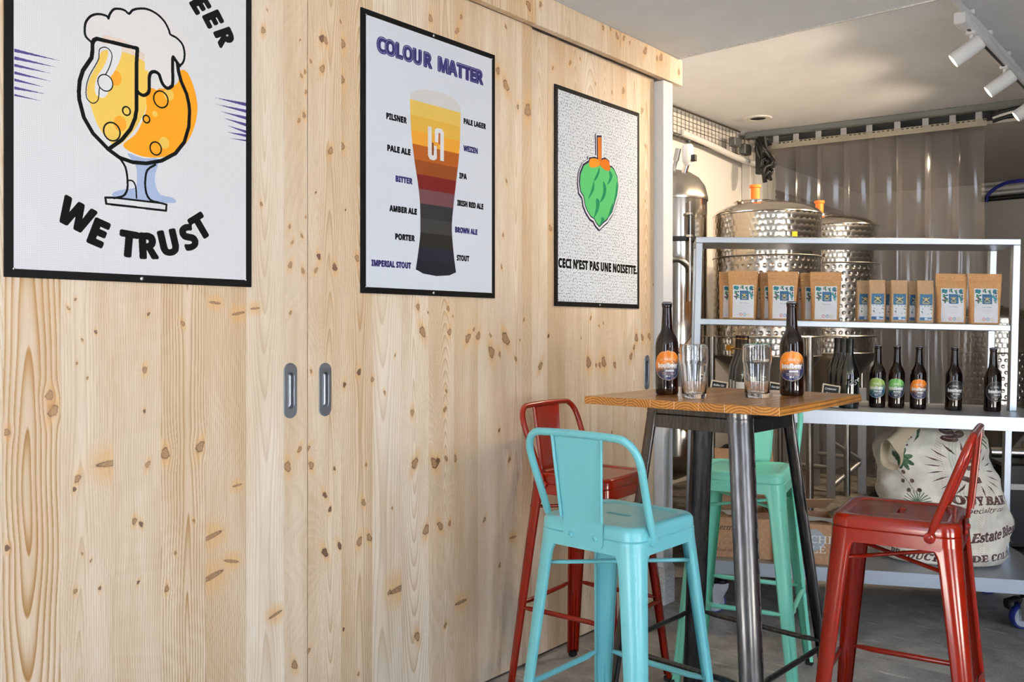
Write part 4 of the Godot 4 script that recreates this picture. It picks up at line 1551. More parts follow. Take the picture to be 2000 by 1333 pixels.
func stool(at: Vector3, turn: float, m: Material, label: String):
	var o := thing("bar_stool", at, turn, label, "bar stool", "metal bar stools round the table")
	var b := B.new()
	var base := rsq(0.118, 0.03, 0.7305)
	var rings := [slot(0.044, 0.0125, 0.716, base), slot(0.043, 0.0115, 0.7285, base), slot(0.046, 0.0140, 0.7305, base), base, rsq(0.125, 0.034, 0.7348), rsq(0.139, 0.040, 0.7350), rsq(0.147, 0.044, 0.7315),
		rsq(0.1518, 0.046, 0.7235), rsq(0.1528, 0.047, 0.713), rsq(0.1530, 0.047, 0.7035), rsq(0.1512, 0.046, 0.7018), rsq(0.1540, 0.047, 0.6995), rsq(0.1552, 0.047, 0.667), rsq(0.1530, 0.045, 0.667), rsq(0.1500, 0.044, 0.70), rsq(0.147, 0.042, 0.7255), rsq(0.118, 0.03, 0.7265), slot(0.046, 0.014, 0.7265, base)]
	for run in [[0, 1], [1, 2, 3], [3, 4, 5, 6, 7, 8, 9], [9, 10], [10, 11], [11, 12], [12, 13], [13, 14, 15], [15, 16, 17]]:
		var rows := []
		for k in run:
			rows.append(rings[k])
		b.grid(rows, true, -1.0)
	commit("seat", b, m, o)
	for s in [[1.0, 1.0], [-1.0, 1.0], [-1.0, -1.0], [1.0, -1.0]]:
		b = B.new()
		var foot: Vector3 = corner_leg(b, 0.1542, 0.676, 0.016, 0.083, 0.055, 0.033, 0.044, 0.020, s[0], s[1], 0.010)
		var leg := commit("leg", b, m, o)
		b = B.new()
		var h := 0.1542 + 0.083 * 0.66
		b.box(Vector3((h - 0.014) * s[0], 0.010, (h - 0.014) * s[1]), Vector3(0.028, 0.020, 0.028), 0.006)
		commit("rubber_foot", b, M.dark_rubber, leg)
	# crossed braces under the seat, then the foot rails
	var hb := 0.1542 + 0.083 * (0.676 - 0.615) - 0.012
	for sg in [1.0, -1.0]:
		b = B.new()
		var yb := 0.617 if sg > 0.0 else 0.608
		b.tube([Vector3(-hb, yb, -hb * sg), Vector3(-0.02, yb, -0.02 * sg), Vector3(0.02, yb, 0.02 * sg), Vector3(hb, yb, hb * sg)], [0.0055, 0.0055, 0.0055, 0.0055], 10)
		commit("cross_brace", b, m, o)
	var hr := 0.1542 + 0.083 * (0.676 - 0.285)
	for k in 4:
		var r := Transform3D(Basis(Vector3.UP, k * PI / 2), Vector3.ZERO)
		b = B.new()
		b.x = r
		var e := hr - 0.032
		var z := hr - 0.004
		b.tube([Vector3(-e, 0.285, z), Vector3(-e + 0.03, 0.285, z), Vector3(-e + 0.05, 0.285, z - 0.004), Vector3(e - 0.05, 0.285, z - 0.004), Vector3(e - 0.03, 0.285, z), Vector3(e, 0.285, z)], [0.0045, 0.0075, 0.0080, 0.0080, 0.0075, 0.0045], 10)
		commit("foot_rail", b, m, o)
	# low back: one bent tube bolted to the sides, a flanged plate in the middle
	var path := [Vector3(-0.1600, 0.694, 0.084), Vector3(-0.1605, 0.722, 0.092), Vector3(-0.163, 0.78, 0.114), Vector3(-0.169, 0.87, 0.148), Vector3(-0.168, 0.905, 0.161), Vector3(-0.158, 0.932, 0.171), Vector3(-0.138, 0.949, 0.1775), Vector3(-0.110, 0.954, 0.1795), Vector3(0.0, 0.956, 0.180)]
	var full := []
	for q in path:
		full.append(q)
	for k in range(path.size() - 2, -1, -1):
		full.append(Vector3(-path[k].x, path[k].y, path[k].z))
	full = smooth3(full, 5)
	var rads := []
	for q in full:
		rads.append(0.0098 if q.y > 0.74 else lerpf(0.0060, 0.0098, clampf((q.y - 0.694) / 0.05, 0, 1)))
	b = B.new()
	b.tube(full, rads, 14)
	var bar := commit("back_tube", b, m, o)
	for sg in [-1.0, 1.0]:
		b = B.new()
		b.x = Transform3D(Basis(Vector3(0, 1, 0), Vector3(sg, 0, 0), Vector3(0, 0, sg)), Vector3(0.153 * sg, 0.700, 0.086))
		b.lathe([Vector2(0.0135, 0), Vector2(0.0135, 0.012), Vector2(0.010, 0.0135), Vector2(0.0065, 0.0135), Vector2(0.006, 0.017), Vector2(0.0, 0.0185)], 20)
		commit("bolt", b, m, bar)
	b = B.new()
	var rows := []
	for q in [[0.676, 0.157, 0.050, 0.0], [0.679, 0.1572, 0.057, 0.0], [0.686, 0.1572, 0.061, 0.0], [0.730, 0.1565, 0.0615, 0.0], [0.738, 0.1572, 0.0615, 0.0], [0.744, 0.159, 0.0618, 0.009], [0.80, 0.1650, 0.0650, 0.009], [0.88, 0.1725, 0.0705, 0.009], [0.950, 0.1795, 0.0755, 0.009]]:
		var w: float = q[2]
		var lp: float = q[3]
		var line := PackedVector3Array()
		line.append(Vector3(-w, q[0], q[1] + lp))
		line.append(Vector3(-w, q[0], q[1] + lp * 0.3))
		line.append(Vector3(-w + 0.002, q[0], q[1]))
		for k in range(1, 6):
			line.append(Vector3(lerpf(-w + 0.002, w - 0.002, k / 6.0), q[0], q[1]))
		line.append(Vector3(w - 0.002, q[0], q[1]))
		line.append(Vector3(w, q[0], q[1] + lp * 0.3))
		line.append(Vector3(w, q[0], q[1] + lp))
		rows.append(line)
	b.shell(rows, 0.0022, -1.0)
	for sg in [-1.0, 1.0]:
		b.tube([Vector3(0.0620 * sg, 0.742, 0.1635), Vector3(0.0655 * sg, 0.80, 0.1700), Vector3(0.0710 * sg, 0.88, 0.1775), Vector3(0.0758 * sg, 0.950, 0.1840)], 0.0042, 8)
	var plate := commit("back_plate", b, m, o)
	for sg in [-1.0, 1.0]:
		b = B.new()
		b.x = Transform3D(Basis(Vector3(1, 0, 0), Vector3(0, 0, 1), Vector3(0, -1, 0)), Vector3(0.037 * sg, 0.700, 0.1565))
		b.lathe([Vector2(0.0075, 0), Vector2(0.0075, 0.002), Vector2(0.006, 0.0045), Vector2(0.003, 0.0052), Vector2(0.003, 0.0035), Vector2(0, 0.0035)], 18)
		commit("bolt", b, m, plate)


func bar_table():
	var o := thing("bar_table", TABLE, 0, "square bar-height table with a pine top on dark steel legs", "table")
	var base := Node3D.new()
	put(base, "base", o)
	base.position = Vector3(-0.022, 0, -0.015)
	base.rotation.y = -0.048
	var top := Node3D.new()
	put(top, "table_top", o)
	var half := 0.2925
	for k in 8:
		var b := B.new()
		var w := half * 2.0 / 8.0
		b.box(Vector3(-half + w * (k + 0.5), TABLE_Y - 0.011, 0), Vector3(w, 0.022, half * 2), 0.0009)
		for j in b.v.size():
			var q := b.v[j]
			var nn := b.n[j].abs()
			var uv: Vector2
			if nn.z > 0.8:
				uv = Vector2((q.x + half) / 0.6, (611.0 + clampf((TABLE_Y - q.y) / 0.0006, 0, 37)) / 700.0)
			elif nn.x > 0.8:
				uv = Vector2((q.z + half) / 0.6, (661.0 + clampf((TABLE_Y - q.y) / 0.0006, 0, 37)) / 700.0)
			else:
				uv = Vector2((q.x + half) / 0.6, (q.z + half) / 0.6 * 600.0 / 700.0)
			b.t[j] = uv
		commit("plank", b, M.table_wood, top)
	var b := B.new()
	var rings := [rsq(0.158, 0.045, 0.998), rsq(0.1655, 0.047, 0.998), rsq(0.1665, 0.047, 0.994), rsq(0.1665, 0.047, 0.972), rsq(0.1650, 0.047, 0.970), rsq(0.1675, 0.047, 0.968), rsq(0.1685, 0.047, 0.932), rsq(0.1665, 0.045, 0.931), rsq(0.1640, 0.045, 0.97)]
	for run in [[0, 1], [1, 2, 3], [3, 4], [4, 5], [5, 6], [6, 7], [7, 8]]:
		var rows := []
		for k in run:
			rows.append(rings[k])
		b.grid(rows, true, -1.0)
	b.box(Vector3(0, 0.9985, 0), Vector3(0.36, 0.003, 0.36), 0.0)
	commit("apron", b, M.gun_metal, base)
	for s in [[1.0, 1.0], [-1.0, 1.0], [-1.0, -1.0], [1.0, -1.0]]:
		b = B.new()
		corner_leg(b, 0.1650, 0.994, 0.012, 0.100, 0.053, 0.047, 0.050, 0.044, s[0], s[1], 0.0)
		commit("leg", b, M.gun_metal, base)
		b = B.new()
		var h := 0.1650 + 0.100 * 0.982
		b.box(Vector3((h - 0.018) * s[0], 0.008, (h - 0.018) * s[1]), Vector3(0.036, 0.016, 0.036), 0.005)
		commit("rubber_foot", b, M.dark_rubber, base)
	var hr := 0.1650 + 0.100 * (0.994 - 0.285)
	for k in 4:
		b = B.new()
		b.x = Transform3D(Basis(Vector3.UP, k * PI / 2), Vector3.ZERO)
		var e := hr - 0.036
		var z := hr - 0.006
		b.tube([Vector3(-e, 0.285, z), Vector3(-e + 0.03, 0.285, z), Vector3(-e + 0.05, 0.285, z - 0.004), Vector3(e - 0.05, 0.285, z - 0.004), Vector3(e - 0.03, 0.285, z), Vector3(e, 0.285, z)], [0.004, 0.0075, 0.008, 0.008, 0.0075, 0.004], 10)
		commit("foot_rail", b, M.gun_metal, base)


# ==================================================================== bottles and glasses
func beer_bottle(label: String, kind: int, group: String) -> Node3D:
	var o := thing("beer_bottle", Vector3.ZERO, 0, label, "bottle", group)
	var b := B.new()
	var r := 0.0325
	b.lathe([Vector2(0, 0.004), Vector2(0.022, 0.0015), Vector2(0.026, 0), Vector2(0.0305, 0.002), Vector2(r, 0.008), Vector2(r, 0.02), Vector2(r, 0.136), Vector2(0.0318, 0.146), Vector2(0.0290, 0.158), Vector2(0.0240, 0.169), Vector2(0.0190, 0.177), Vector2(0.0166, 0.184), Vector2(0.0155, 0.196), Vector2(0.0142, 0.220), Vector2(0.0130, 0.244), Vector2(0.0130, 0.246), Vector2(0.0142, 0.2475), Vector2(0.0145, 0.251), Vector2(0.0140, 0.255), Vector2(0.0128, 0.257), Vector2(0.0128, 0.259), Vector2(0, 0.2592)], 40)
	commit("glass", b, M.amber_glass, o)
	b = B.new()
	var rows := []
	for e in [[0.0, 0.0], [1.0, 0.0]]:
		rows.append(PackedVector3Array())
	var prof := [Vector2(0.0140, 0.2585), Vector2(0.0150, 0.2575), Vector2(0.0146, 0.2615), Vector2(0.0132, 0.2645), Vector2(0.0105, 0.2655), Vector2(0.0, 0.2658)]
	var crown := []
	for q in prof:
		var line := PackedVector3Array()
		for k in 84:
			var a := TAU * k / 84
			var rr: float = q.x * (1.0 + (0.045 * cos(a * 21.0) if q.y < 0.2605 else 0.0))
			line.append(Vector3(cos(a) * rr, q.y - 0.003, sin(a) * rr))
		crown.append(line)
	b.grid(crown, true, -1.0)
	var cap := commit("crown_cap", b, M.crown_cap, o)
	# pale print round the cap's edge
	b = B.new()
	for k in 9:
		var a := deg_to_rad(34 + k * 14.0)
		var l0 := []
		for j in 4:
			var aa := a + deg_to_rad(j * 2.6)
			l0.append(aa)
		b.grid([PackedVector3Array([Vector3(cos(l0[0]) * 0.0151, 0.2578, sin(l0[0]) * 0.0151), Vector3(cos(l0[3]) * 0.0151, 0.2578, sin(l0[3]) * 0.0151)]), PackedVector3Array([Vector3(cos(l0[0]) * 0.0147, 0.2600, sin(l0[0]) * 0.0147), Vector3(cos(l0[3]) * 0.0147, 0.2600, sin(l0[3]) * 0.0147)])], false, -1.0)
	commit("cap_print", b, M.crown_print, cap)
	# round label wrapped on the body
	b = B.new()
	var R := 0.0425
	var cy := 0.083
	rows = []
	var uvs := []
	for j in 25:
		var yy := -R + 2.0 * R * j / 24.0
		var hw := sqrt(maxf(0.0, R * R - yy * yy))
		var line := PackedVector3Array()
		var lu := []
		for k in 25:
			var xx := hw * (-1.0 + k / 12.0)
			var a := xx / (r + 0.0003)
			line.append(Vector3(sin(a) * (r + 0.0003), cy + yy, cos(a) * (r + 0.0003)))
			lu.append(Vector2(0.5 + xx / (2 * R), 0.5 - yy / (2 * R)))
		rows.append(line)
		uvs.append(lu)
	b.grid(rows, false, -1.0, uvs)
	commit("round_label", b, M["beer_label_%d" % kind], o)
	for c in o.get_children():
		c.scale = Vector3(1.04, 1.04, 1.04)
	return o


func pint_glass(at: Vector3, label: String):
	var o := thing("pint_glass", at, 0, label, "glass", "empty pint glasses on the table")
	var b := B.new()
	b.lathe([Vector2(0, 0.003), Vector2(0.024, 0.002), Vector2(0.028, 0.0), Vector2(0.0318, 0.001), Vector2(0.0330, 0.004), Vector2(0.0334, 0.012), Vector2(0.0352, 0.05), Vector2(0.0374, 0.092), Vector2(0.0384, 0.098), Vector2(0.0402, 0.104), Vector2(0.0408, 0.110), Vector2(0.0400, 0.117), Vector2(0.0392, 0.124), Vector2(0.0394, 0.140), Vector2(0.0398, 0.1495), Vector2(0.0394, 0.1508), Vector2(0.0386, 0.1508), Vector2(0.0382, 0.1495), Vector2(0.0376, 0.124), Vector2(0.0382, 0.117), Vector2(0.0389, 0.110), Vector2(0.0384, 0.104), Vector2(0.0364, 0.097), Vector2(0.0352, 0.090), Vector2(0.0326, 0.05), Vector2(0.0304, 0.018), Vector2(0.0280, 0.0135), Vector2(0.020, 0.012), Vector2(0, 0.0118)], 48)
	commit("glass", b, M.clear_glass, o)


func table_ware():
	var y := TABLE_Y
	var g := "beer bottles with orange labels on the table"
	var a := beer_bottle("brown beer bottle with an orange label on the table corner nearest the wooden doors", 0, g)
	a.position = Vector3(0.684, y, -2.262)
	a.rotation.y = 0.62
	var c := copy_of(a, Transform3D(Basis(Vector3.UP, 0.40), Vector3(0.985, y, -2.452)), "brown beer bottle with an orange label standing to the rack side of both glasses")
	c.set_meta("group", g)
	pint_glass(Vector3(0.818, y, -2.180), "empty pint glass next to the bottle nearest the wooden doors")
	pint_glass(Vector3(0.943, y, -2.312), "empty pint glass next to the bottle in front of the coffee pouches")


func wine_bottle(label: String, kind: int, group: String) -> Node3D:
	var o := thing("wine_bottle", Vector3.ZERO, 0, label, "bottle", group)
	var b := B.new()
	var r := 0.0415
	b.lathe([Vector2(0, 0.006), Vector2(0.03, 0.003), Vector2(0.036, 0.0), Vector2(0.0405, 0.003), Vector2(r, 0.010), Vector2(r, 0.125), Vector2(0.0405, 0.142), Vector2(0.0365, 0.165), Vector2(0.0285, 0.190), Vector2(0.0205, 0.212), Vector2(0.0160, 0.232), Vector2(0.0148, 0.245), Vector2(0.0143, 0.29), Vector2(0.0143, 0.295), Vector2(0, 0.2955)], 36)
	commit("glass", b, M.dark_glass, o)
	b = B.new()
	b.lathe([Vector2(0.0162, 0.236), Vector2(0.0153, 0.246), Vector2(0.0149, 0.285), Vector2(0.0158, 0.287), Vector2(0.0158, 0.296), Vector2(0.0145, 0.2985), Vector2(0, 0.299)], 28)
	var cap := commit("capsule", b, M.capsule_black if kind == 0 else M.capsule_brown, o)
	if kind == 1:
		for q in [[0.2375, 0.0167, 0.0155], [0.283, 0.0153, 0.0152]]:
			b = B.new()
			b.lathe([Vector2(q[1], q[0]), Vector2(q[2], q[0] + 0.004)], 28)
			commit("gold_band", b, M.capsule_gold, cap)
	var wrap := func(rad: float, y0: float, x0: float, slope: float) -> Callable:
		return func(x: float, yy: float) -> Vector3:
			var rr := rad - maxf(0.0, y0 + yy - 0.14) * slope
			var an := (x + x0) / rad
			return Vector3(sin(an) * rr, y0 + yy, cos(an) * rr)
	var out := func(x: float, _y: float) -> Vector3: return Vector3(sin(x / 0.042), 0, cos(x / 0.042))
	if kind == 0:
		b = B.new()
		lettering("price", "25", 0.022, wrap.call(0.0421, 0.112, 0.006, 0.1), out, M.white_ink, o, "Droid Serif", 400, 0.25)
		lettering("price", "e", 0.020, wrap.call(0.0421, 0.126, 0.030, 0.1), out, M.white_ink, o, "Droid Sans", 700, 0.2)
		lettering("label_print", "Domaine Sainte", 0.006, wrap.call(0.0420, 0.048, 0.0, 0.0), out, M.blue_ink, o, "Droid Serif", 400, 0.2)
	else:
		b = B.new()
		var rows := []
		for yy in [0.028, 0.096]:
			var line := PackedVector3Array()
			for k in 15:
				var an := deg_to_rad(-58 + k * 116.0 / 14)
				line.append(Vector3(sin(an) * 0.0419, yy, cos(an) * 0.0419))
			rows.append(line)
		b.grid(rows, false, -1.0)
		commit("paper_label", b, M.wine_label, o)
		lettering("price", "16", 0.022, wrap.call(0.0421, 0.121, 0.0, 0.1), out, M.white_ink, o, "Droid Sans", 400, 0.15)
		lettering("label_print", "Bourgogne", 0.005, wrap.call(0.0423, 0.058, 0.0, 0.0), out, M.ink, o, "Droid Serif", 400)
	return o


# ==================================================================== the wheeled rack and what stands on it
func rack_frame() -> Transform3D:
	var phi := deg_to_rad(30.95)
	var rho := deg_to_rad(1.357)
	var u0 := Vector3(cos(phi), 0, -sin(phi))
	var u := u0 * cos(rho) - Vector3.UP * sin(rho)
	var v := Vector3.UP * cos(rho) + u0 * sin(rho)
	return Transform3D(Basis(u, v, u.cross(v)), Vector3(0.9912, 0, -3.7771))


func on_rack(x: float, y: float, z: float, turn := 0.0) -> Transform3D:
	return rack_frame() * Transform3D(Basis(Vector3.UP, turn), Vector3(x, y, z))


func trolley():
	var T := rack_frame()
	var o := thing("wheeled_rack", T.origin, 0, "wheeled aluminium rack with two open shelves above a counter and a low shelf", "rack")
	o.transform = T
	var b := B.new()
	b.box(Vector3(-0.248, 1.6015, -0.46), Vector3(1.373, 0.027, 0.30), 0.0025)
	commit("shelf", b, M.alloy, o)
	b = B.new()
	b.box(Vector3(-0.2535, 1.2293, -0.46), Vector3(1.316, 0.0274, 0.30), 0.0025)
	commit("shelf", b, M.alloy, o)
	# folded counter tray: thin deck and a lip all round
	for q in [[0.871, 0.056], [0.2245, 0.0575]]:
		b = B.new()
		b.box(Vector3(-0.21, q[0] - 0.001, -0.31), Vector3(1.48, 0.002, 0.62), 0.0005)
		b.box(Vector3(-0.21, q[0] - q[1] / 2, -0.0015), Vector3(1.48, q[1], 0.003), 0.001)
		b.box(Vector3(-0.21, q[0] - q[1] / 2, -0.6185), Vector3(1.48, q[1], 0.003), 0.001)
		b.box(Vector3(-0.9485, q[0] - q[1] / 2, -0.31), Vector3(0.003, q[1], 0.62), 0.001)
		b.box(Vector3(0.5285, q[0] - q[1] / 2, -0.31), Vector3(0.003, q[1], 0.62), 0.001)
		commit("counter" if q[0] > 0.5 else "low_shelf", b, M.alloy, o)
	for q in [[-0.9185, -0.326, 0.871, 1.588], [0.4225, -0.326, 0.871, 1.588], [-0.9185, -0.594, 0.871, 1.588], [0.4225, -0.594, 0.871, 1.588], [-0.925, -0.03, 0.167, 0.869], [0.505, -0.03, 0.167, 0.869], [-0.925, -0.59, 0.167, 0.869], [0.505, -0.59, 0.167, 0.869]]:
		b = B.new()
		b.box(Vector3(q[0], (q[2] + q[3]) / 2, q[1]), Vector3(0.031, q[3] - q[2], 0.031), 0.0025)
		commit("post", b, M.alloy, o)
	for q in [[-0.83, -0.075, -1.2], [0.385, -0.075, -1.25], [-0.80, -0.55, -0.4], [0.42, -0.55, 1.2]]:
		caster(o, Vector3(q[0], 0.0237 * q[0], q[1]), q[2])
	# bottles on the counter
	var g := "beer bottles in a row on the rack counter"
	var kinds := [1, 2, 0, 3, 3]
	var pos := [[-0.146, -0.262], [-0.066, -0.268], [0.022, -0.262], [0.163, -0.252], [0.321, -0.262]]
	var lab := ["beer bottle with a pale green and slate blue label on the rack counter", "beer bottle with a bright green and dark blue label on the rack counter", "beer bottle with an orange label on the rack counter", "beer bottle with a black label standing apart beside the orange-labelled bottle on the counter", "black-labelled beer bottle at the end of the row, by the rack post"]
	for k in 5:
		var c := beer_bottle(lab[k], kinds[k], g)
		c.transform = on_rack(pos[k][0], 0.8712, pos[k][1], [-0.35, -0.30, -0.15, -0.12, 0.12][k])
	var wl := ["black-capsuled wine bottle marked 25 in white, front of its file", "black-capsuled wine bottle second in the file behind the one marked 25", "black-capsuled wine bottle third in the file behind the one marked 25"]
	for k in 3:
		var c := wine_bottle(wl[k], 0, "dark wine bottles with black capsules filed on the counter")
		c.transform = on_rack(-0.282 - k * 0.008, 0.8712, -0.175 - k * 0.088, 0.1)
	wl = ["wine bottle with a brown capsule and cream label, front of its file", "brown-capsuled wine bottle second in its file behind the cream label", "brown-capsuled wine bottle third in its file, behind the other two"]
	for k in 3:
		var c := wine_bottle(wl[k], 1, "wine bottles with brown capsules filed on the counter")
		c.transform = on_rack(-0.716 - k * 0.006, 0.8712, -0.20 - k * 0.088, -0.1)
	chalk_tag(-0.838, "small chalk tag in front of the brown-capsuled wine, nearest the wooden doors", ["Malbec bio", "argentine"])
	chalk_tag(-0.593, "small chalk tag between the two table glasses and bottle, middle of three", ["Sauvignon", "blanc", "Touraine"])
	chalk_tag(-0.372, "small chalk tag beside the wine bottle marked 25", ["Cr\u00e9mant", "Bourgogne", "Brut", "m\u00e9thode"])
	# coffee pouches
	var pg := "large kraft coffee pouches on the upper shelf"
	var pr := pouch("kraft coffee pouch with botanical label, end of the shelf by the steel pressure tank", pg)
	pr.transform = on_rack(-0.716, 1.2432, -0.375, 0.06)
	for q in [[-0.752, -0.456, 0.05, "kraft coffee pouch half hidden behind the pouch nearest the pressure tank"],
		[-0.539, -0.375, 0.04, "kraft coffee pouch with botanical label, second front pouch from the pressure tank"],
		[-0.566, -0.452, 0.05, "kraft coffee pouch directly behind the second front pouch"],
		[-0.588, -0.530, 0.05, "kraft coffee pouch rearmost behind the second front pouch"],
		[-0.352, -0.375, -0.05, "kraft coffee pouch with botanical label, beside the row of narrow bags"],
		[-0.383, -0.452, 0.0, "kraft coffee pouch directly behind the third front pouch"],
		[-0.402, -0.530, 0.0, "kraft coffee pouch rearmost behind the third front pouch"],
		[0.186, -0.395, 0.0, "kraft coffee pouch tucked behind the edge of the last pouch"],
		[0.317, -0.370, -0.06, "kraft coffee pouch at the end of the shelf by the outer post"]]:
		var c := copy_of(pr, on_rack(q[0], 1.2432, q[1], q[2]), q[3])
		c.set_meta("group", pg)
	var gg := "narrow kraft gable bags on the upper shelf"
	var gb := gable_bag("narrow kraft bag with blue emblem, front one next to the large pouches", gg)
	gb.transform = on_rack(-0.133, 1.2432, -0.37, 0.0)
	for q in [[-0.172, -0.43, 0.0, "narrow kraft bag peeping out beside the first narrow bag"],
		[-0.040, -0.37, -0.03, "narrow kraft bag with blue emblem, middle front one"],
		[-0.056, -0.43, 0.0, "narrow kraft bag behind the middle front narrow bag"],
		[0.069, -0.37, 0.02, "narrow kraft bag with blue emblem, front one next to the pair of large pouches"],
		[0.044, -0.43, 0.0, "narrow kraft bag behind the last front narrow bag"],
		[0.026, -0.49, 0.0, "narrow kraft bag rearmost behind the last front narrow bag"]]:
		var c := copy_of(gb, on_rack(q[0], 1.2432, q[1], q[2]), q[3])
		c.set_meta("group", gg)
	sack()
	boxes()


func caster(parent: Node3D, at: Vector3, turn: float):
	var c := Node3D.new()
	put(c, "caster", parent)
	c.position = at
	c.rotation.y = turn
	var b := B.new()
	b.x = Transform3D(Basis(Vector3(0, 0, 1), Vector3(1, 0, 0), Vector3(0, 1, 0)), Vector3(0, 0.05, 0))
	b.lathe([Vector2(0.040, -0.014), Vector2(0.047, -0.014), Vector2(0.0495, -0.009), Vector2(0.05, 0.0), Vector2(0.0495, 0.009), Vector2(0.047, 0.014), Vector2(0.040, 0.014)], 40)
	commit("tyre", b, M.blue_tyre, c)
	b = B.new()
	b.x = Transform3D(Basis(Vector3(0, 0, 1), Vector3(1, 0, 0), Vector3(0, 1, 0)), Vector3(0, 0.05, 0))
	b.lathe([Vector2(0.0, -0.012), Vector2(0.012, -0.013), Vector2(0.014, -0.009), Vector2(0.033, -0.009), Vector2(0.040, -0.0135), Vector2(0.040, 0.0135), Vector2(0.033, 0.009), Vector2(0.014, 0.009), Vector2(0.012, 0.013), Vector2(0, 0.012)], 40)
	commit("wheel", b, M.grey_plastic, c)
	b = B.new()
	for sg in [-1.0, 1.0]:
		b.x = Transform3D(Basis(Vector3(0, 0, -1), Vector3.UP, Vector3(1, 0, 0)), Vector3(0, 0, 0))
		b.prism(PackedVector2Array([Vector2(-0.014, 0.04), Vector2(0.0, 0.034), Vector2(0.014, 0.042), Vector2(0.055, 0.112), Vector2(0.055, 0.128), Vector2(-0.012, 0.128), Vector2(-0.02, 0.10)]), 0.018 * sg - 0.0015, 0.018 * sg + 0.0015)
	b.x = Transform3D.IDENTITY
	b.box(Vector3(0, 0.128, -0.02), Vector3(0.040, 0.004, 0.072), 0.001)
	commit("fork", b, M.chrome, c)
	b = B.new()
	b.x = Transform3D(Basis.IDENTITY, Vector3(0, 0, -0.028))
	b.lathe([Vector2(0, 0.128), Vector2(0.026, 0.128), Vector2(0.030, 0.134), Vector2(0.026, 0.142), Vector2(0.012, 0.144), Vector2(0.010, 0.15), Vector2(0.010, 0.172)], 24)
	commit("swivel_head", b, M.black_plastic, c)
	b = B.new()
	b.x = Transform3D(Basis(Vector3.RIGHT, 0.25), Vector3(0, 0.118, 0.045))
	b.box(Vector3.ZERO, Vector3(0.034, 0.012, 0.055), 0.003)
	b.box(Vector3(0, -0.016, 0.024), Vector3(0.034, 0.03, 0.012), 0.003)
	commit("brake_pedal", b, M.black_plastic, c)


func chalk_tag(x: float, label: String, lines: Array):
	var T := on_rack(x, 0.872, -0.12, 0.0)
	var o := thing("chalk_tag", T.origin, 0, label, "price tag", "chalk price tags on the counter")
	o.transform = T * Transform3D(Basis(Vector3.RIGHT, -0.28) * Basis(Vector3.FORWARD, 0.14), Vector3(0, 0.004, 0))
	var b := B.new()
	var w := 0.034
	var h := 0.096
	b.box(Vector3(0, h / 2 + 0.002, -0.001), Vector3(w * 2 - 0.008, h - 0.008, 0.003), 0.0005)
	commit("slate", b, M.slate, o)
	b = B.new()
	b.box(Vector3(-w, h / 2 + 0.002, 0), Vector3(0.006, h, 0.006), 0.0015)
	b.box(Vector3(w, h / 2 + 0.002, 0), Vector3(0.006, h, 0.006), 0.0015)
	b.box(Vector3(0, 0.005, 0), Vector3(w * 2, 0.006, 0.006), 0.0015)
	b.box(Vector3(0, h - 0.001, 0), Vector3(w * 2, 0.006, 0.006), 0.0015)
	commit("wooden_frame", b, M.tag_frame, o)
	for k in lines.size():
		var yy := h - 0.017 - k * 0.0185
		var place := func(px: float, py: float) -> Vector3: return Vector3(px + (k % 2) * 0.006 - 0.002, yy + py + px * 0.06, 0.0009)
		var nn := func(_a: float, _b: float) -> Vector3: return Vector3(0, 0, 1)
		lettering("chalk_writing", lines[k], 0.0085, place, nn, M.chalk, o, "Droid Serif", 700, 0.3, 0.046 if lines[k].length() > 6 else 0.034)


# closed bag skin from a width and a depth for each height; returns rows
func bag_rows(prof: Array, power: float, wob: float, sd: int) -> Array:
	var rows := []
	var nz := noise(9.0, sd, 2)
	var fine := []
	for k in prof.size() - 1:
		for j in 4:
			var t := j / 4.0
			fine.append([lerpf(prof[k][0], prof[k + 1][0], t), lerpf(prof[k][1], prof[k + 1][1], t), lerpf(prof[k][2], prof[k + 1][2], t)])
	fine.append(prof[prof.size() - 1])
	for q in fine:
		var line := PackedVector3Array()
		for k in 96:
			var a := TAU * k / 96
			var cx := signf(cos(a)) * pow(absf(cos(a)), power)
			var cz := signf(sin(a)) * pow(absf(sin(a)), power)
			var pt := Vector3(cx * q[1], q[0], cz * q[2])
			pt.z += nz.get_noise_3dv(pt * 2.2) * wob * (1.0 if cz > 0.0 else 0.6)
			line.append(pt)
		rows.append(line)
	return rows


func patch(b: B, prof: Array, x0: float, x1: float, y0: float, y1: float, lift: float, power: float, wob: float, sd: int):
	var nz := noise(9.0, sd, 2)
	var rows := []
	var uvs := []
	for j in 25:
		var y := lerpf(y0, y1, j / 24.0)
		var w := 0.0
		var d := 0.0
		for k in prof.size() - 1:
			if prof[k + 1][0] >= y and prof[k][0] <= y:
				var t: float = (y - prof[k][0]) / maxf(1e-6, prof[k + 1][0] - prof[k][0])
				w = lerpf(prof[k][1], prof[k + 1][1], t)
				d = lerpf(prof[k][2], prof[k + 1][2], t)
		var line := PackedVector3Array()
		var lu := []
		for k in 13:
			var x := lerpf(x0, x1, k / 12.0)
			var c := pow(minf(0.999, absf(x) / w), 1.0 / power)
			var z := d * pow(sqrt(1.0 - c * c), power)
			var pt := Vector3(x, y, z)
			pt.z += nz.get_noise_3dv(pt * 2.2) * wob + lift
			line.append(pt)
			lu.append(Vector2(k / 12.0, 1.0 - j / 24.0))
		rows.append(line)
		uvs.append(lu)
	b.grid(rows, false, -1.0, uvs)


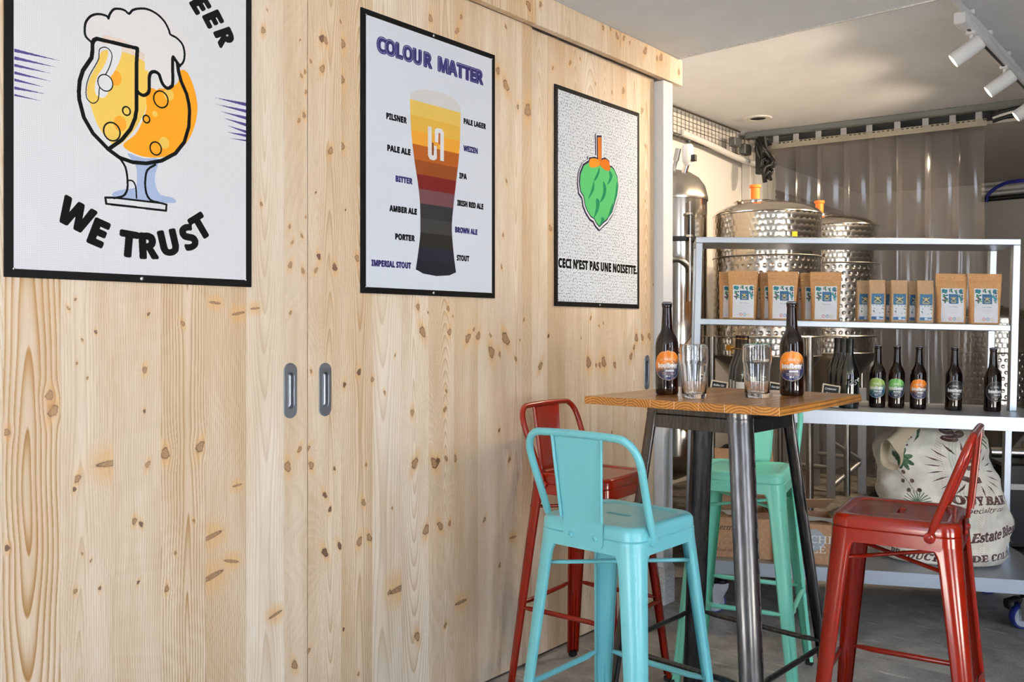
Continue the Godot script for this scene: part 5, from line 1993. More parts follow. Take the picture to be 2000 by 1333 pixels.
func pouch(label: String, group: String) -> Node3D:
	var o := thing("coffee_pouch", Vector3.ZERO, 0, label, "coffee bag", group)
	var prof := [[0.0, 0.058, 0.030], [0.004, 0.060, 0.033], [0.03, 0.0605, 0.034], [0.08, 0.062, 0.030], [0.13, 0.064, 0.022], [0.165, 0.066, 0.012], [0.185, 0.067, 0.005], [0.19, 0.067, 0.0022], [0.223, 0.068, 0.0018]]
	var b := B.new()
	var rows := bag_rows(prof, 0.75, 0.004, 3)
	b.grid(rows, true, -1.0)
	b.grid([PackedVector3Array(rows[0]), _flat(rows[0], 0.001)], true, -1.0)
	b.grid([_flat(rows[rows.size() - 1], 0.223), PackedVector3Array(rows[rows.size() - 1])], true, -1.0)
	commit("pouch_body", b, M.kraft_paper, o)
	b = B.new()
	for y in [0.193, 0.205, 0.216]:
		b.box(Vector3(0, y, 0.0), Vector3(0.130, 0.0035, 0.0052), 0.001)
	commit("seal_ridge", b, M.kraft_paper, o)
	b = B.new()
	patch(b, prof, -0.047, 0.047, 0.008, 0.158, 0.0014, 0.75, 0.004, 3)
	commit("printed_label", b, M.pouch_label, o)
	return o


func _flat(l: PackedVector3Array, y: float) -> PackedVector3Array:
	var out := PackedVector3Array()
	for q in l:
		out.append(Vector3(q.x * 0.02, y, q.z * 0.02))
	return out


func gable_bag(label: String, group: String) -> Node3D:
	var o := thing("gable_bag", Vector3.ZERO, 0, label, "coffee bag", group)
	var prof := [[0.0, 0.0340, 0.0215], [0.003, 0.0350, 0.0225], [0.06, 0.0352, 0.0230], [0.125, 0.0350, 0.0215], [0.15, 0.0348, 0.015], [0.172, 0.0346, 0.0075], [0.19, 0.0345, 0.0025]]
	var b := B.new()
	var rows := bag_rows(prof, 0.35, 0.002, 8)
	b.grid(rows, true, -1.0)
	b.grid([_flat(rows[rows.size() - 1], 0.19), PackedVector3Array(rows[rows.size() - 1])], true, -1.0)
	b.grid([PackedVector3Array(rows[0]), _flat(rows[0], 0.001)], true, -1.0)
	commit("bag_body", b, M.kraft_pale, o)
	b = B.new()
	patch(b, prof, -0.0262, 0.0262, 0.012, 0.128, 0.0014, 0.35, 0.002, 8)
	commit("printed_label", b, M.gable_label, o)
	return o


func sack():
	var T := on_rack(0.11, 0.2255, -0.30, 0.0)
	var o := thing("coffee_sack", T.origin, 0, "stuffed burlap coffee sack with leaf and sunburst print on the low shelf", "sack")
	o.transform = T
	# height, left, right, depth
	var sec := [[0.0, -0.20, 0.235, 0.15], [0.012, -0.225, 0.262, 0.185], [0.05, -0.222, 0.272, 0.205], [0.12, -0.205, 0.272, 0.215], [0.20, -0.215, 0.270, 0.215], [0.28, -0.225, 0.266, 0.21], [0.34, -0.225, 0.255, 0.205], [0.40, -0.222, 0.225, 0.195], [0.455, -0.232, 0.205, 0.18], [0.50, -0.225, 0.20, 0.165], [0.535, -0.20, 0.198, 0.14], [0.565, -0.17, 0.195, 0.10], [0.582, -0.13, 0.17, 0.055], [0.586, -0.09, 0.13, 0.012]]
	var keys := []
	for q in sec:
		keys.append(Vector3(q[0], q[1], q[2]))
	var nz := noise(3.2, 90, 3)
	var rows := []
	var uvs := []
	var N := 72
	for j in 57:
		var t := j / 56.0 * (sec.size() - 1)
		var k := mini(int(t), sec.size() - 2)
		var f := t - k
		var y := lerpf(sec[k][0], sec[k + 1][0], f)
		var l := lerpf(sec[k][1], sec[k + 1][1], f)
		var r := lerpf(sec[k][2], sec[k + 1][2], f)
		var d := lerpf(sec[k][3], sec[k + 1][3], f)
		var line := PackedVector3Array()
		var lu := []
		for m in N + 1:
			var a := TAU * m / N
			lu.append(Vector2(m * 2.0 / N, 1.0 - y / 0.586))
			if m == N:
				continue
			var cx := -signf(cos(a)) * pow(absf(cos(a)), 0.8)
			var cz := signf(sin(a)) * pow(absf(sin(a)), 0.75)
			var q := Vector3((l + r) * 0.5 + cx * (r - l) * 0.5, y, cz * d)
			var mid := smoothstep(0.0, 0.06, y) * smoothstep(0.586, 0.54, y)
			q += Vector3(cx, 0, cz) * (nz.get_noise_3dv(q * 1.3) * 0.042 + sin(q.x * 26.0 + y * 14.0) * 0.006 * smoothstep(0.25, 0.55, y)) * mid
			line.append(q)
		rows.append(line)
		uvs.append(lu)
	var b := B.new()
	b.grid(rows, true, 1.0, uvs)
	var body := commit("sack_body", b, M.burlap, o)
	# open mouth folded over to one side
	b = B.new()
	var ring := []
	for q in [[0.105, 0.0], [0.090, 0.05], [0.074, 0.11], [0.068, 0.16], [0.070, 0.185], [0.071, 0.190], [0.065, 0.189], [0.060, 0.16], [0.062, 0.11], [0.075, 0.05], [0.085, 0.0]]:
		var line := PackedVector3Array()
		for k in 40:
			var a := TAU * k / 40
			var w := 1.0 + 0.07 * sin(a * 3.0 + 1.0) + 0.04 * sin(a * 5.0)
			line.append(Vector3(cos(a) * q[0] * w, q[1] + 0.055 * sin(a * 2.0 + 0.6) * q[1], sin(a) * q[0] * 0.62 * w))
		ring.append(line)
	var ax := Vector3(-0.66, -0.34, 0.66).normalized()
	var sd := ax.cross(Vector3.UP).normalized()
	b.x = Transform3D(Basis(sd.cross(ax).normalized(), ax, -sd).orthonormalized(), Vector3(-0.105, 0.520, 0.035))
	b.grid(ring.slice(0, 6), true, -1.0)
	b.grid(ring.slice(5, 11), true, -1.0)
	var mouth := commit("sack_mouth", b, M.burlap_plain, o)
	# frayed threads along the near seam
	b = B.new()
	for k in 150:
		var y := rng.randf_range(0.02, 0.45)
		var t := clampf(y / 0.586 * 56.0, 0, 56)
		var row: PackedVector3Array = rows[0]
		var bestd := 9.0
		for rr in rows:
			if absf(rr[0].y - y) < bestd:
				bestd = absf(rr[0].y - y)
				row = rr
		var p0: Vector3 = row[rng.randi() % 4 + (0 if k % 3 else 34)]
		var dd := Vector3(-1 if k % 3 else 1, rng.randf_range(-0.8, 0.8), rng.randf_range(-0.3, 0.8)).normalized() * rng.randf_range(0.008, 0.02)
		b.tube([p0, p0 + dd * 0.6, p0 + dd + Vector3(0, -0.003, 0)], 0.0005, 3, false, false)
	commit("frayed_threads", b, M.burlap_plain, o).set_meta("kind", "stuff")


func carton(at: Transform3D, w: float, h: float, d: float, label: String) -> Node3D:
	var o := thing("cardboard_box", at.origin, 0, label, "box", "cardboard boxes on the low shelf")
	o.transform = at
	var b := B.new()
	var t := 0.004
	b.box(Vector3(0, h / 2, d / 2 - t / 2), Vector3(w, h, t), 0.001)
	b.box(Vector3(0, h / 2, -d / 2 + t / 2), Vector3(w, h, t), 0.001)
	b.box(Vector3(-w / 2 + t / 2, h / 2, 0), Vector3(t, h, d - 0.002), 0.001)
	b.box(Vector3(w / 2 - t / 2, h / 2, 0), Vector3(t, h, d - 0.002), 0.001)
	b.box(Vector3(0, t / 2, 0), Vector3(w - 0.002, t, d - 0.002), 0.001)
	commit("box_body", b, M.cardboard, o)
	return o


func flap(o: Node3D, w: float, d: float, at: Vector3, tilt: Vector3):
	var b := B.new()
	b.x = Transform3D(Basis.from_euler(tilt), at)
	b.box(Vector3(0, 0, d / 2), Vector3(w, 0.004, d), 0.001)
	commit("flap", b, M.cardboard, o)


func boxes():
	var nn := func(_a: float, _b: float) -> Vector3: return Vector3(0, 0, 1)
	var at := func(x: float, y: float, d: float) -> Callable:
		return func(px: float, py: float) -> Vector3: return Vector3(x + px, y + py, d + 0.0004)
	var a := carton(on_rack(-0.722, 0.2255, -0.205, 0.02), 0.245, 0.168, 0.30, "cardboard wine box with black script lettering, under the counter")
	lettering("script_print", "Bertrand", 0.020, at.call(-0.055, 0.128, 0.15), nn, M.ink, a, "Droid Serif", 400, 0.4)
	lettering("script_print", "Vins", 0.024, at.call(0.02, 0.085, 0.15), nn, M.ink, a, "Droid Serif", 400, 0.4)
	lettering("script_print", "8 rue de Paris", 0.012, at.call(-0.055, 0.032, 0.15), nn, M.ink, a, "Droid Serif", 400, 0.4)
	flap(a, 0.235, 0.12, Vector3(0, 0.170, 0.02), Vector3(0.03, 0, 0))
	var pp := B.new()
	pp.x = Transform3D(Basis.from_euler(Vector3(0.1, 0.5, 0.06)), Vector3(-0.05, 0.179, 0.075))
	pp.box(Vector3.ZERO, Vector3(0.10, 0.0012, 0.07), 0.0)
	var c := carton(on_rack(-0.462, 0.2255, -0.185, -0.02), 0.262, 0.165, 0.30, "cardboard box printed with white capitals over pale discs, next to the coffee sack")
	for q in [[-0.052, 0.095, 0.052], [0.030, 0.100, 0.045], [-0.045, 0.05, 0.047]]:
		var b := B.new()
		b.x = Transform3D(Basis(Vector3(1, 0, 0), Vector3(0, 0, 1), Vector3(0, -1, 0)), Vector3(q[0], q[1], 0.1503))
		b.lathe([Vector2(q[2], 0), Vector2(0, 0.0001)], 36)
		commit("pale_disc", b, M.grey_plastic, c)
	lettering("white_print", "GAUCHE", 0.030, at.call(0.012, 0.104, 0.1503), nn, M.white_ink, c, "Droid Serif", 400, 0.0, 0.20)
	lettering("white_print", "SABL\u00c9", 0.028, at.call(0.002, 0.062, 0.1503), nn, M.white_ink, c, "Droid Serif", 400, 0.0, 0.15)
	flap(c, 0.25, 0.13, Vector3(0, 0.167, 0.02), Vector3(0.02, 0, 0))
	flap(c, 0.22, 0.11, Vector3(0.02, 0.176, -0.14), Vector3(-0.55, 0.35, 0))
	var e := carton(on_rack(-0.66, 0.2255, -0.48, 0.05), 0.30, 0.29, 0.22, "taller open cardboard box behind the two printed boxes")
	flap(e, 0.28, 0.12, Vector3(0, 0.29, 0.108), Vector3(0.5, 0, 0))
	flap(e, 0.28, 0.12, Vector3(0, 0.29, -0.108), Vector3(-0.9, PI, 0))
	# loose sheets on the boxes
	for q in [[-0.75, 0.4005, -0.13, 0.3, "folded paper sheet on the script-printed box"], [-0.40, 0.3965, -0.10, -0.2, "white paper slip on the box beside the coffee sack"]]:
		var b := B.new()
		var rows := []
		for j in 5:
			var line := PackedVector3Array()
			for k in 7:
				line.append(Vector3(k * 0.017 - 0.05, 0.0025 + 0.004 * sin(k * 1.1 + j) * j / 5.0, j * 0.02 - 0.04))
			rows.append(line)
		b.shell(rows, 0.0006, -1.0)
		var s := commit("paper_sheet", b, M.paper)
		s.transform = on_rack(q[0], q[1] + 0.002, q[2], q[3])
		tag(s, q[4], "paper", "loose papers on the boxes")


# ==================================================================== brewery
func tank(at: Vector3, r: float, top: float, label: String, front: float) -> Node3D:
	var o := thing("fermentation_tank", at, 0, label, "tank", "marbled steel fermentation tanks")
	var y_join := top - 0.225
	var y_low := 1.075 if top > 1.5 else top - 0.62
	var y_mid := y_low + 0.10
	var b := B.new()
	b.lathe([Vector2(r, y_join), Vector2(r, top)], 72, Vector3.ZERO, 1.0)
	commit("marbled_band", b, M.steel_marbled, o)
	b = B.new()
	b.lathe([Vector2(r, y_low), Vector2(r, y_mid)], 72, Vector3.ZERO, 1.0)
	commit("marbled_band", b, M.steel_marbled, o)
	b = B.new()
	b.lathe([Vector2(r - 0.0015, y_mid), Vector2(r - 0.0015, y_join)], 72, Vector3.ZERO, 1.0)
	commit("dimpled_band", b, M.steel_dimpled, o)
	for y in [y_join, y_mid, y_low]:
		b = B.new()
		b.lathe([Vector2(r - 0.001, y - 0.005), Vector2(r + 0.003, y), Vector2(r - 0.001, y + 0.005)], 72)
		commit("weld_seam", b, M.steel_satin, o)
	b = B.new()
	b.lathe([Vector2(r - 0.001, top - 0.004), Vector2(r + 0.004, top), Vector2(r + 0.002, top + 0.008), Vector2(r * 0.95, top + 0.026), Vector2(r * 0.78, top + 0.050), Vector2(r * 0.5, top + 0.068), Vector2(0.0, top + 0.076)], 72)
	commit("lid", b, M.steel_polished, o)
	b = B.new()
	var off := Vector3(-0.045, 0, 0.055) * (r / 0.285)
	b.lathe([Vector2(0.100, top + 0.045), Vector2(0.104, top + 0.072), Vector2(0.108, top + 0.074), Vector2(0.108, top + 0.080), Vector2(0.0, top + 0.082)], 48, off)
	commit("hatch_ring", b, M.steel_polished, o)
	b = B.new()
	var al := off + Vector3(0.015, 0, 0.02)
	b.lathe([Vector2(0.0, top + 0.078), Vector2(0.018, top + 0.078), Vector2(0.020, top + 0.086), Vector2(0.012, top + 0.094), Vector2(0.009, top + 0.10)], 20, al + Vector3(-0.004, 0, 0))
	commit("airlock_grommet", b, M.black_plastic, o)
	b = B.new()
	b.lathe([Vector2(0.010, top + 0.085), Vector2(0.023, top + 0.090), Vector2(0.024, top + 0.150), Vector2(0.030, top + 0.151), Vector2(0.031, top + 0.163), Vector2(0.028, top + 0.166), Vector2(0.0, top + 0.166)], 28, al)
	commit("airlock", b, M.orange_plastic, o)
	b = B.new()
	b.lathe([Vector2(0.03, y_low - 0.36), Vector2(0.032, y_low - 0.32), Vector2(r - 0.03, y_low - 0.045), Vector2(r - 0.008, y_low - 0.018), Vector2(r - 0.001, y_low)], 72)
	commit("cone", b, M.steel_satin, o)
	b = B.new()
	b.tube([Vector3(0, y_low - 0.36, 0), Vector3(0, y_low - 0.46, 0)], 0.022, 16)
	b.tube([Vector3(0, y_low - 0.44, 0), Vector3(0.05, y_low - 0.47, 0.08)], 0.016, 12)
	commit("drain_valve", b, M.steel_polished, o)
	for k in 3:
		var a := deg_to_rad(front + k * 120.0)
		b = B.new()
		b.tube([Vector3(cos(a) * (r + 0.012), 0.25, sin(a) * (r + 0.012)), Vector3(cos(a) * (r + 0.012), y_low + 0.10, sin(a) * (r + 0.012))], 0.019, 14)
		commit("leg", b, M.steel_satin, o)
	return o


func tap(o: Node3D, ang: float, r: float, y: float):
	var b := B.new()
	var d := Vector3(sin(ang), 0, cos(ang))
	b.x = Transform3D(Basis(Vector3.UP, ang), Vector3(d.x * r, y, d.z * r))
	b.tube([Vector3(0, 0, -0.01), Vector3(0, 0, 0.05)], 0.010, 14)
	b.tube([Vector3(0, 0, 0.05), Vector3(0, 0, 0.066)], 0.016, 16)
	b.tube([Vector3(0, 0, 0.035), Vector3(0.004, -0.032, 0.042)], 0.006, 10)
	commit("sample_tap", b, M.brass, o)


func brewery():
	var b := B.new()
	b.box(Vector3(-0.25, 0.125, -4.99), Vector3(1.04, 0.25, 1.9), 0.008)
	structure("trim_4", b, M.concrete_plinth, "low concrete plinth under the fermentation tanks")
	var t1 := tank(Vector3(-0.004, 0, -4.486), 0.283, 1.822, "nearest marbled steel fermentation tank with an orange airlock", 20)
	tap(t1, -0.15, 0.283, 1.12)
	tap(t1, 0.75, 0.283, 1.12)
	b = B.new()
	for q in [[0.63, 1.70, 0.030, 0.018, 0], [0.63, 1.655, 0.034, 0.03, 1]]:
		var rows := []
		for yy in [q[1] - q[3] / 2 * 1.4, q[1] + q[3] / 2 * 1.4]:
			var line := PackedVector3Array()
			for k in 7:
				var a: float = 0.93 + (k - 3) * q[2] / 6.0 / 0.283
				line.append(Vector3(sin(a) * 0.2845, yy, cos(a) * 0.2845))
			rows.append(line)
		b = B.new()
		b.grid(rows, false, -1.0)
		commit("sticker", b, M.yellow_sticker if q[4] == 0 else M.paper, t1)
	var t2 := tank(Vector3(0.019, 0, -5.332), 0.283, 1.830, "second marbled steel fermentation tank, farther back beside the strip curtain", 50)
	tap(t2, 0.65, 0.283, 1.13)
	tap(t2, 0.0, 0.283, 1.13)
	var t3 := tank(Vector3(0.70, 0, -6.42), 0.27, 1.29, "short marbled steel tank behind the clear strip curtain", 10)
	# tall pressure tank by the wall
	var p := thing("pressure_tank", Vector3(-0.402, 0, -4.178), 0, "tall polished pressure tank with a domed top beside the white post", "tank")
	var r := 0.187
	b = B.new()
	b.lathe([Vector2(r, 1.905), Vector2(r + 0.003, 1.915), Vector2(r - 0.001, 1.935), Vector2(r * 0.93, 1.985), Vector2(r * 0.76, 2.03), Vector2(r * 0.5, 2.062), Vector2(r * 0.25, 2.075), Vector2(0, 2.078)], 64)
	commit("dome", b, M.steel_satin, p)
	b = B.new()
	b.lathe([Vector2(r - 0.003, 0.55), Vector2(r - 0.003, 1.905)], 64)
	commit("shell", b, M.steel_polished, p)
	b = B.new()
	b.lathe([Vector2(0.02, 0.40), Vector2(r * 0.6, 0.44), Vector2(r * 0.95, 0.52), Vector2(r - 0.003, 0.55)], 48)
	commit("bottom", b, M.steel_satin, p)
	b = B.new()
	b.lathe([Vector2(r - 0.002, 1.675), Vector2(r + 0.010, 1.677), Vector2(r + 0.010, 1.700), Vector2(r - 0.002, 1.702)], 64)
	commit("jacket_ring", b, M.black_plastic, p)
	# round manway with its dark gasket arc on the room side
	b = B.new()
	var man := PackedVector3Array()
	b.x = Transform3D(Basis(Vector3.UP, 0.62), Vector3.ZERO)
	var loop := []
	for k in 48:
		var a := TAU * k / 48
		var xx := cos(a) * 0.125
		loop.append(Vector3(xx, 1.34 + sin(a) * 0.24, sqrt(maxf(0.0, (r + 0.012) * (r + 0.012) - xx * xx))))
	b.tube(loop, 0.014, 10, true)
	commit("manway_rim", b, M.steel_satin, p)
	for k in 3:
		var a := deg_to_rad(70 + k * 120.0)
		b = B.new()
		b.tube([Vector3(cos(a) * 0.17, 0.25, sin(a) * 0.17), Vector3(cos(a) * 0.17, 0.60, sin(a) * 0.17)], 0.018, 14)
		commit("leg", b, M.steel_satin, p)
	b = B.new()
	b.tube([Vector3(0.045, 2.05, 0.07), Vector3(0.055, 2.09, 0.072), Vector3(0.066, 2.12, 0.073)], 0.011, 14)
	b.tube([Vector3(0.062, 2.112, 0.073), Vector3(0.078, 2.175, 0.075)], 0.016, 16)
	commit("relief_pipe", b, M.zinc, p)
	b = B.new()
	b.tube([Vector3(0.092, 2.03, 0.05), Vector3(0.112, 2.085, 0.05)], 0.016, 16)
	commit("fitting", b, M.chrome, p)
	b = B.new()
	b.lathe([Vector2(0, 2.082), Vector2(0.016, 2.084), Vector2(0.022, 2.094), Vector2(0.029, 2.108), Vector2(0.030, 2.165), Vector2(0.029, 2.185), Vector2(0.024, 2.193), Vector2(0.0, 2.194)], 28, Vector3(0.120, 0, 0.05))
	commit("filter_bowl", b, M.white_plastic, p)
	b = B.new()
	b.lathe([Vector2(0.004, 2.19), Vector2(0.004, 2.204), Vector2(0.015, 2.206), Vector2(0.016, 2.214), Vector2(0.0, 2.217)], 20, Vector3(0.120, 0, 0.05))
	b.box(Vector3(0.155, 2.118, 0.05), Vector3(0.028, 0.034, 0.026), 0.003)
	commit("valve_knob", b, M.black_plastic, p)
	b = B.new()
	b.tube([Vector3(0.172, 1.36, 0.12), Vector3(0.172, 1.88, 0.12)], 0.007, 10)
	b.box(Vector3(0.170, 1.815, 0.121), Vector3(0.028, 0.016, 0.03), 0.003)
	b.box(Vector3(0.170, 1.70, 0.121), Vector3(0.028, 0.016, 0.03), 0.003)
	commit("sight_gauge", b, M.chrome, p)
	b = B.new()
	b.box(Vector3(0.172, 1.757, 0.130), Vector3(0.010, 0.10, 0.006), 0.002)
	commit("gauge_scale", b, M.black_plastic, p)
	b = B.new()
	b.x = Transform3D(Basis(Vector3.UP, 0.5) * Basis(Vector3.FORWARD, 0.5), Vector3(0.225, 0.70, 0.22))
	b.box(Vector3.ZERO, Vector3(0.10, 0.022, 0.05), 0.005)
	b.tube([Vector3(-0.03, 0.01, 0), Vector3(-0.03, 0.04, 0)], 0.012, 14)
	b.tube([Vector3(0.03, 0.01, 0), Vector3(0.03, 0.04, 0)], 0.012, 14)
	b.tube([Vector3(-0.05, 0, 0), Vector3(-0.15, 0.02, -0.10)], 0.012, 12)
	commit("brass_clamp", b, M.brass, p)
	# steel stand of the second tank
	var st := Node3D.new()
	put(st, "stand", t2)
	st.position = Vector3(0.131, 0.25, 0.232)
	st.rotation.y = 0.35
	for q in [[-0.03, 0.10], [0.14, -0.10], [-0.30, -0.02], [-0.12, -0.30]]:
		b = B.new()
		b.box(Vector3(q[0], 0.31, q[1]), Vector3(0.048, 0.62, 0.048), 0.002)
		commit("post", b, M.zinc, st)
	for q in [[Vector3(-0.03, 0.17, 0.10), Vector3(-0.30, 0.17, -0.02)], [Vector3(0.14, 0.19, -0.10), Vector3(-0.03, 0.06, 0.10)], [Vector3(-0.03, 0.32, 0.10), Vector3(0.14, 0.19, -0.10)], [Vector3(0.14, 0.20, -0.10), Vector3(-0.12, 0.20, -0.30)]]:
		b = B.new()
		b.tube([q[0], q[1]], 0.015, 6)
		commit("brace", b, M.zinc, st)
	track_and_curtain()
	wall_services()


func track_and_curtain():
	var turn := 0.1371
	var org := Vector3(-0.765, 0, -5.703)
	var o := thing("strip_curtain", org, turn, "clear plastic strip curtain hanging across the brewery from a slotted steel rail", "curtain")
	var b := B.new()
	b.box(Vector3(1.63, 2.562, 0.0), Vector3(3.14, 0.044, 0.05), 0.003)
	b.box(Vector3(1.63, 2.548, 0.028), Vector3(3.14, 0.008, 0.012), 0.002)
	commit("track", b, M.grey_profile, o)
	b = B.new()
	# pressed plate with a row of slots cut through it
	b.box(Vector3(0.895, 2.4685, 0.012), Vector3(1.30, 0.033, 0.004), 0.0)
	b.box(Vector3(0.895, 2.4935, 0.012), Vector3(1.30, 0.005, 0.004), 0.0)
	for k in 45:
		b.box(Vector3(0.2555 + k * 0.0287, 2.488, 0.012), Vector3(0.0125, 0.006, 0.004), 0.0)
	commit("slotted_plate", b, M.perforated_plate, o)
	var br := [0.272, 0.406, 0.554, 0.714, 0.873, 1.042, 1.206, 1.359, 1.502]
	for x in br:
		b = B.new()
		b.box(Vector3(x, 2.516, 0.006), Vector3(0.038, 0.066, 0.008), 0.002)
		b.box(Vector3(x, 2.474, 0.018), Vector3(0.010, 0.010, 0.006), 0.002)
		commit("hanger", b, M.zinc, o)
	var ed := [0.258, 0.400, 0.544, 0.714, 0.870, 1.033, 1.200, 1.356, 1.530]
	for k in 8:
		b = B.new()
		var x0: float = ed[k]
		var x1: float = ed[k + 1] + (0.035 if k < 7 else 0.0)
		var rows := []
		for j in 25:
			var y := lerpf(2.468, 0.04, j / 24.0)
			var line := PackedVector3Array()
			for m in 15:
				var t := m / 14.0
				var bow := 0.030 * (1.0 - pow(absf(t * 2.0 - 1.0), 2.2)) * (1.0 - 0.55 * j / 24.0)
				var fold := 0.010 * sin(y * 3.1 + k * 1.7) * (t - 0.5) * smoothstep(2.45, 2.0, y)
				line.append(Vector3(lerpf(x0, x1, t), y, -0.012 - 0.004 * (k % 2) - bow + fold))
			rows.append(line)
		b.grid(rows, false, -1.0)
		commit("strip", b, M.clear_strip, o)
	# lower ceiling of the back room; above it an open void shows through the slot over the rail
	b = B.new()
	b.x = Transform3D(Basis(Vector3.UP, turn), org)
	b.box(Vector3(2.6, 2.478, -1.28), Vector3(5.6, 0.018, 2.5), 0.0)
	structure("ceiling_2", b, M.back_wall, "ceiling of the back room behind the strip curtain")


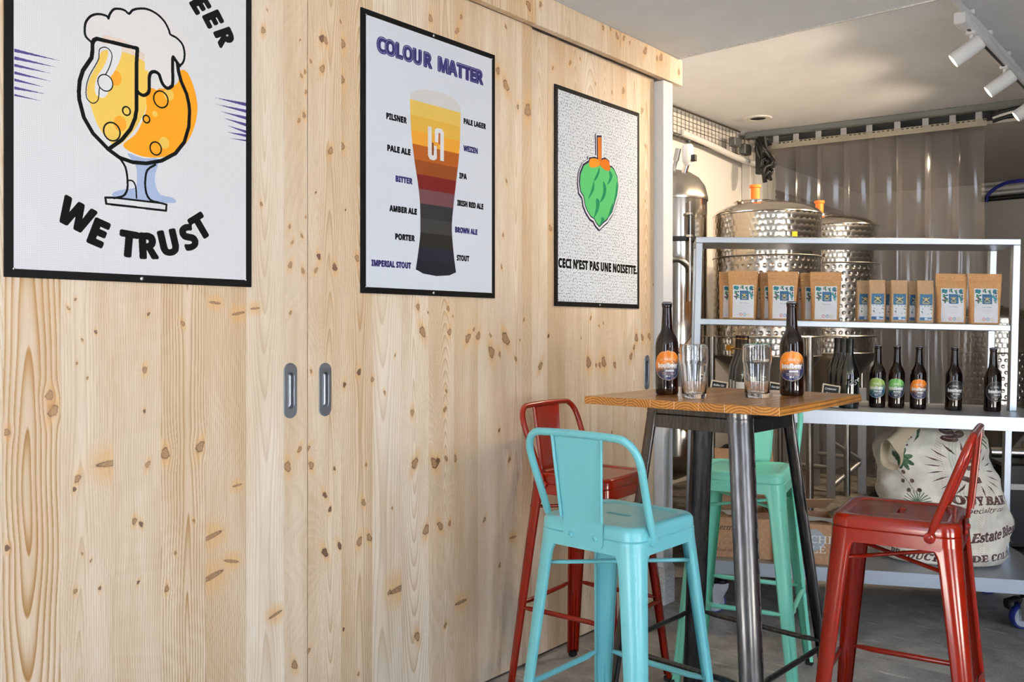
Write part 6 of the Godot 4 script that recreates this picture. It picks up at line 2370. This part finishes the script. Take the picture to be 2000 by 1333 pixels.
func wall_services():
	# wire cable tray along the side wall
	var o := thing("cable_tray", Vector3(-0.70, 2.42, -3.55), 0, "wire mesh cable tray high on the cream brewery wall", "cable tray")
	var b := B.new()
	for k in 46:
		var z := -k * 0.05
		if z < -2.05:
			break
		b.tube([Vector3(0, 0.15, z), Vector3(0, 0.0, z), Vector3(-0.06, -0.004, z)], 0.0022, 5, false, false)
	for y in [0.0, 0.05, 0.10, 0.155]:
		b.tube([Vector3(0, y, 0), Vector3(0, y, -2.05)], 0.0024, 5, false, false)
	commit("wire_grid", b, M.wire, o).set_meta("kind", "stuff")
	b = B.new()
	b.tube([Vector3(-0.02, -0.008, 0), Vector3(-0.02, -0.010, -1.0), Vector3(-0.02, -0.016, -2.08)], 0.007, 8)
	b.tube([Vector3(0.0, 0.160, 0), Vector3(0.0, 0.157, -2.06)], 0.006, 8)
	commit("tray_edge", b, M.wire, o)
	var c := thing("wall_conduit", Vector3(-0.72, 2.385, -5.0), 0, "white pipe leaving the cable tray beside the cream pier", "pipe")
	b = B.new()
	b.tube(smooth3([Vector3(0.02, 0.05, 0.2), Vector3(0.02, 0.035, -0.15), Vector3(0.02, 0.01, -0.55), Vector3(0.05, -0.005, -0.80), Vector3(0.14, -0.005, -0.90)], 6), 0.020, 14)
	commit("pipe", b, M.white_plastic, c)
	b = B.new()
	b.box(Vector3(0.035, 0.075, -0.66), Vector3(0.05, 0.07, 0.10), 0.006)
	commit("junction_box", b, M.grey_profile, c)
	b = B.new()
	b.box(Vector3(0.035, 0.10, -0.50), Vector3(0.05, 0.06, 0.09), 0.006)
	commit("junction_box", b, M.grey_profile, c)
	var d := thing("cable_bundle", Vector3(-0.54, 2.38, -5.64), 0, "tangle of black cables beside the top of the strip curtain", "cables")
	for k in 7:
		b = B.new()
		var r2 := RandomNumberGenerator.new()
		r2.seed = 40 + k
		var pts := []
		for j in 6:
			pts.append(Vector3(-0.03 + r2.randf_range(-0.03, 0.05) + j * 0.012, 0.13 - j * 0.055 + r2.randf_range(-0.02, 0.02), r2.randf_range(-0.04, 0.03)))
		b.tube(smooth3(pts, 5), r2.randf_range(0.008, 0.017), 8)
		commit("cable", b, M.black_plastic, d)
	b = B.new()
	b.box(Vector3(-0.035, 0.02, -0.03), Vector3(0.06, 0.24, 0.05), 0.004)
	commit("dark_hole_box", b, M.black_plastic, d)  # black box put in for the shade of the hole beside the cables
	# cables out of the slot, to the far side of the curtain
	var e := thing("ceiling_cables", Vector3(0.80, 2.50, -5.90), 0.1371, "pale and black cables running from the end of the curtain rail", "cables")
	for q in [[0.0, 0.008, "white_plastic"], [-0.02, 0.010, "black_plastic"], [0.018, 0.009, "black_plastic"], [0.005, 0.006, "zinc"]]:
		b = B.new()
		b.tube(smooth3([Vector3(0.0, q[0] - 0.01, 0.0), Vector3(0.12, q[0] + 0.012, 0.02), Vector3(0.4, q[0] + 0.03, 0.02), Vector3(1.2, q[0] + 0.035, 0.02)], 6), q[1], 8)
		commit("cable", b, M[q[2]], e)
	# pipes on the back wall
	var f := thing("back_wall_pipes", Vector3(0.2, 2.33, -8.33), 0, "white pipes with a blue and a black cable along the back wall", "pipes")
	for q in [[0.13, 0.012, "white_plastic"], [0.085, 0.017, "white_plastic"], [0.045, 0.012, "white_plastic"], [0.0, 0.022, "black_plastic"]]:
		b = B.new()
		b.tube([Vector3(0.02, q[0], 0), Vector3(0.2, q[0], 0), Vector3(2.6, q[0] + 0.01, 0)], q[1], 10)
		commit("pipe", b, M[q[2]], f)
	b = B.new()
	b.tube(smooth3([Vector3(0.06, -0.03, 0.03), Vector3(0.08, 0.04, 0.03), Vector3(0.16, 0.10, 0.03), Vector3(0.30, 0.125, 0.03), Vector3(0.9, 0.13, 0.03)], 6), 0.014, 10)
	commit("blue_cable", b, M.blue_cable, f)
	var s := thing("side_wall_pipe", Vector3(-0.72, 2.20, -5.95), 0, "dark pipe along the side wall behind the strip curtain", "pipe")
	b = B.new()
	b.tube([Vector3(0, 0.03, 0), Vector3(0, 0.0, -2.3)], 0.03, 12)
	commit("pipe", b, M.dark_machine, s)
	# dark kit standing about on the floor
	var g := thing("black_crate", Vector3(0.47, 0.0, -5.40), 0.3, "black crate on the floor behind the coffee sack", "crate")
	b = B.new()
	b.box(Vector3(0, 0.28, 0), Vector3(0.30, 0.56, 0.30), 0.01)
	commit("crate_body", b, M.dark_machine, g)
	b = B.new()
	b.box(Vector3(0, 0.55, 0), Vector3(0.32, 0.025, 0.32), 0.008)
	commit("crate_rim", b, M.black_plastic, g)
	b = B.new()
	b.x = Transform3D(Basis(Vector3(0, 0, 1), Vector3(1, 0, 0), Vector3(0, 1, 0)), Vector3(0.15, 0.43, 0.04))
	b.lathe([Vector2(0.012, 0), Vector2(0.012, 0.01), Vector2(0, 0.012)], 16)
	commit("latch", b, M.chrome, g)
	var h := thing("pump_unit", Vector3(1.10, 0.0, -5.35), 0.5, "dark pump unit with chrome fittings behind the rack", "pump")
	b = B.new()
	b.box(Vector3(0, 0.30, 0), Vector3(0.42, 0.44, 0.36), 0.012)
	b.box(Vector3(0, 0.04, 0), Vector3(0.46, 0.08, 0.40), 0.008)
	commit("cabinet", b, M.dark_machine, h)
	b = B.new()
	b.tube([Vector3(-0.22, 0.56, 0.05), Vector3(0.20, 0.56, 0.05)], 0.028, 18)
	b.tube([Vector3(-0.05, 0.52, 0.05), Vector3(-0.05, 0.62, 0.05)], 0.018, 16)
	commit("manifold", b, M.steel_satin, h)
	b = B.new()
	b.box(Vector3(-0.13, 0.40, 0.182), Vector3(0.10, 0.03, 0.006), 0.002)
	commit("name_plate", b, M.paper, h)
	# hose with clamps on the low side wall
	var k2 := thing("wall_hose", Vector3(-0.73, 0.40, -5.6), 0, "dark hose with clamps along the low brewery wall", "hose")
	b = B.new()
	b.tube(smooth3([Vector3(0, -0.02, 0.5), Vector3(0, 0.0, 0.2), Vector3(0, 0.03, -0.05), Vector3(0, 0.05, -0.35)], 6), 0.022, 12)
	commit("hose", b, M.black_plastic, k2)
	for z in [0.33, 0.12, -0.08]:
		b = B.new()
		b.tube([Vector3(0, 0.01 - z * 0.08, z + 0.012), Vector3(0, 0.01 - z * 0.08, z - 0.012)], 0.034, 14)
		commit("clamp", b, M.wire, k2)
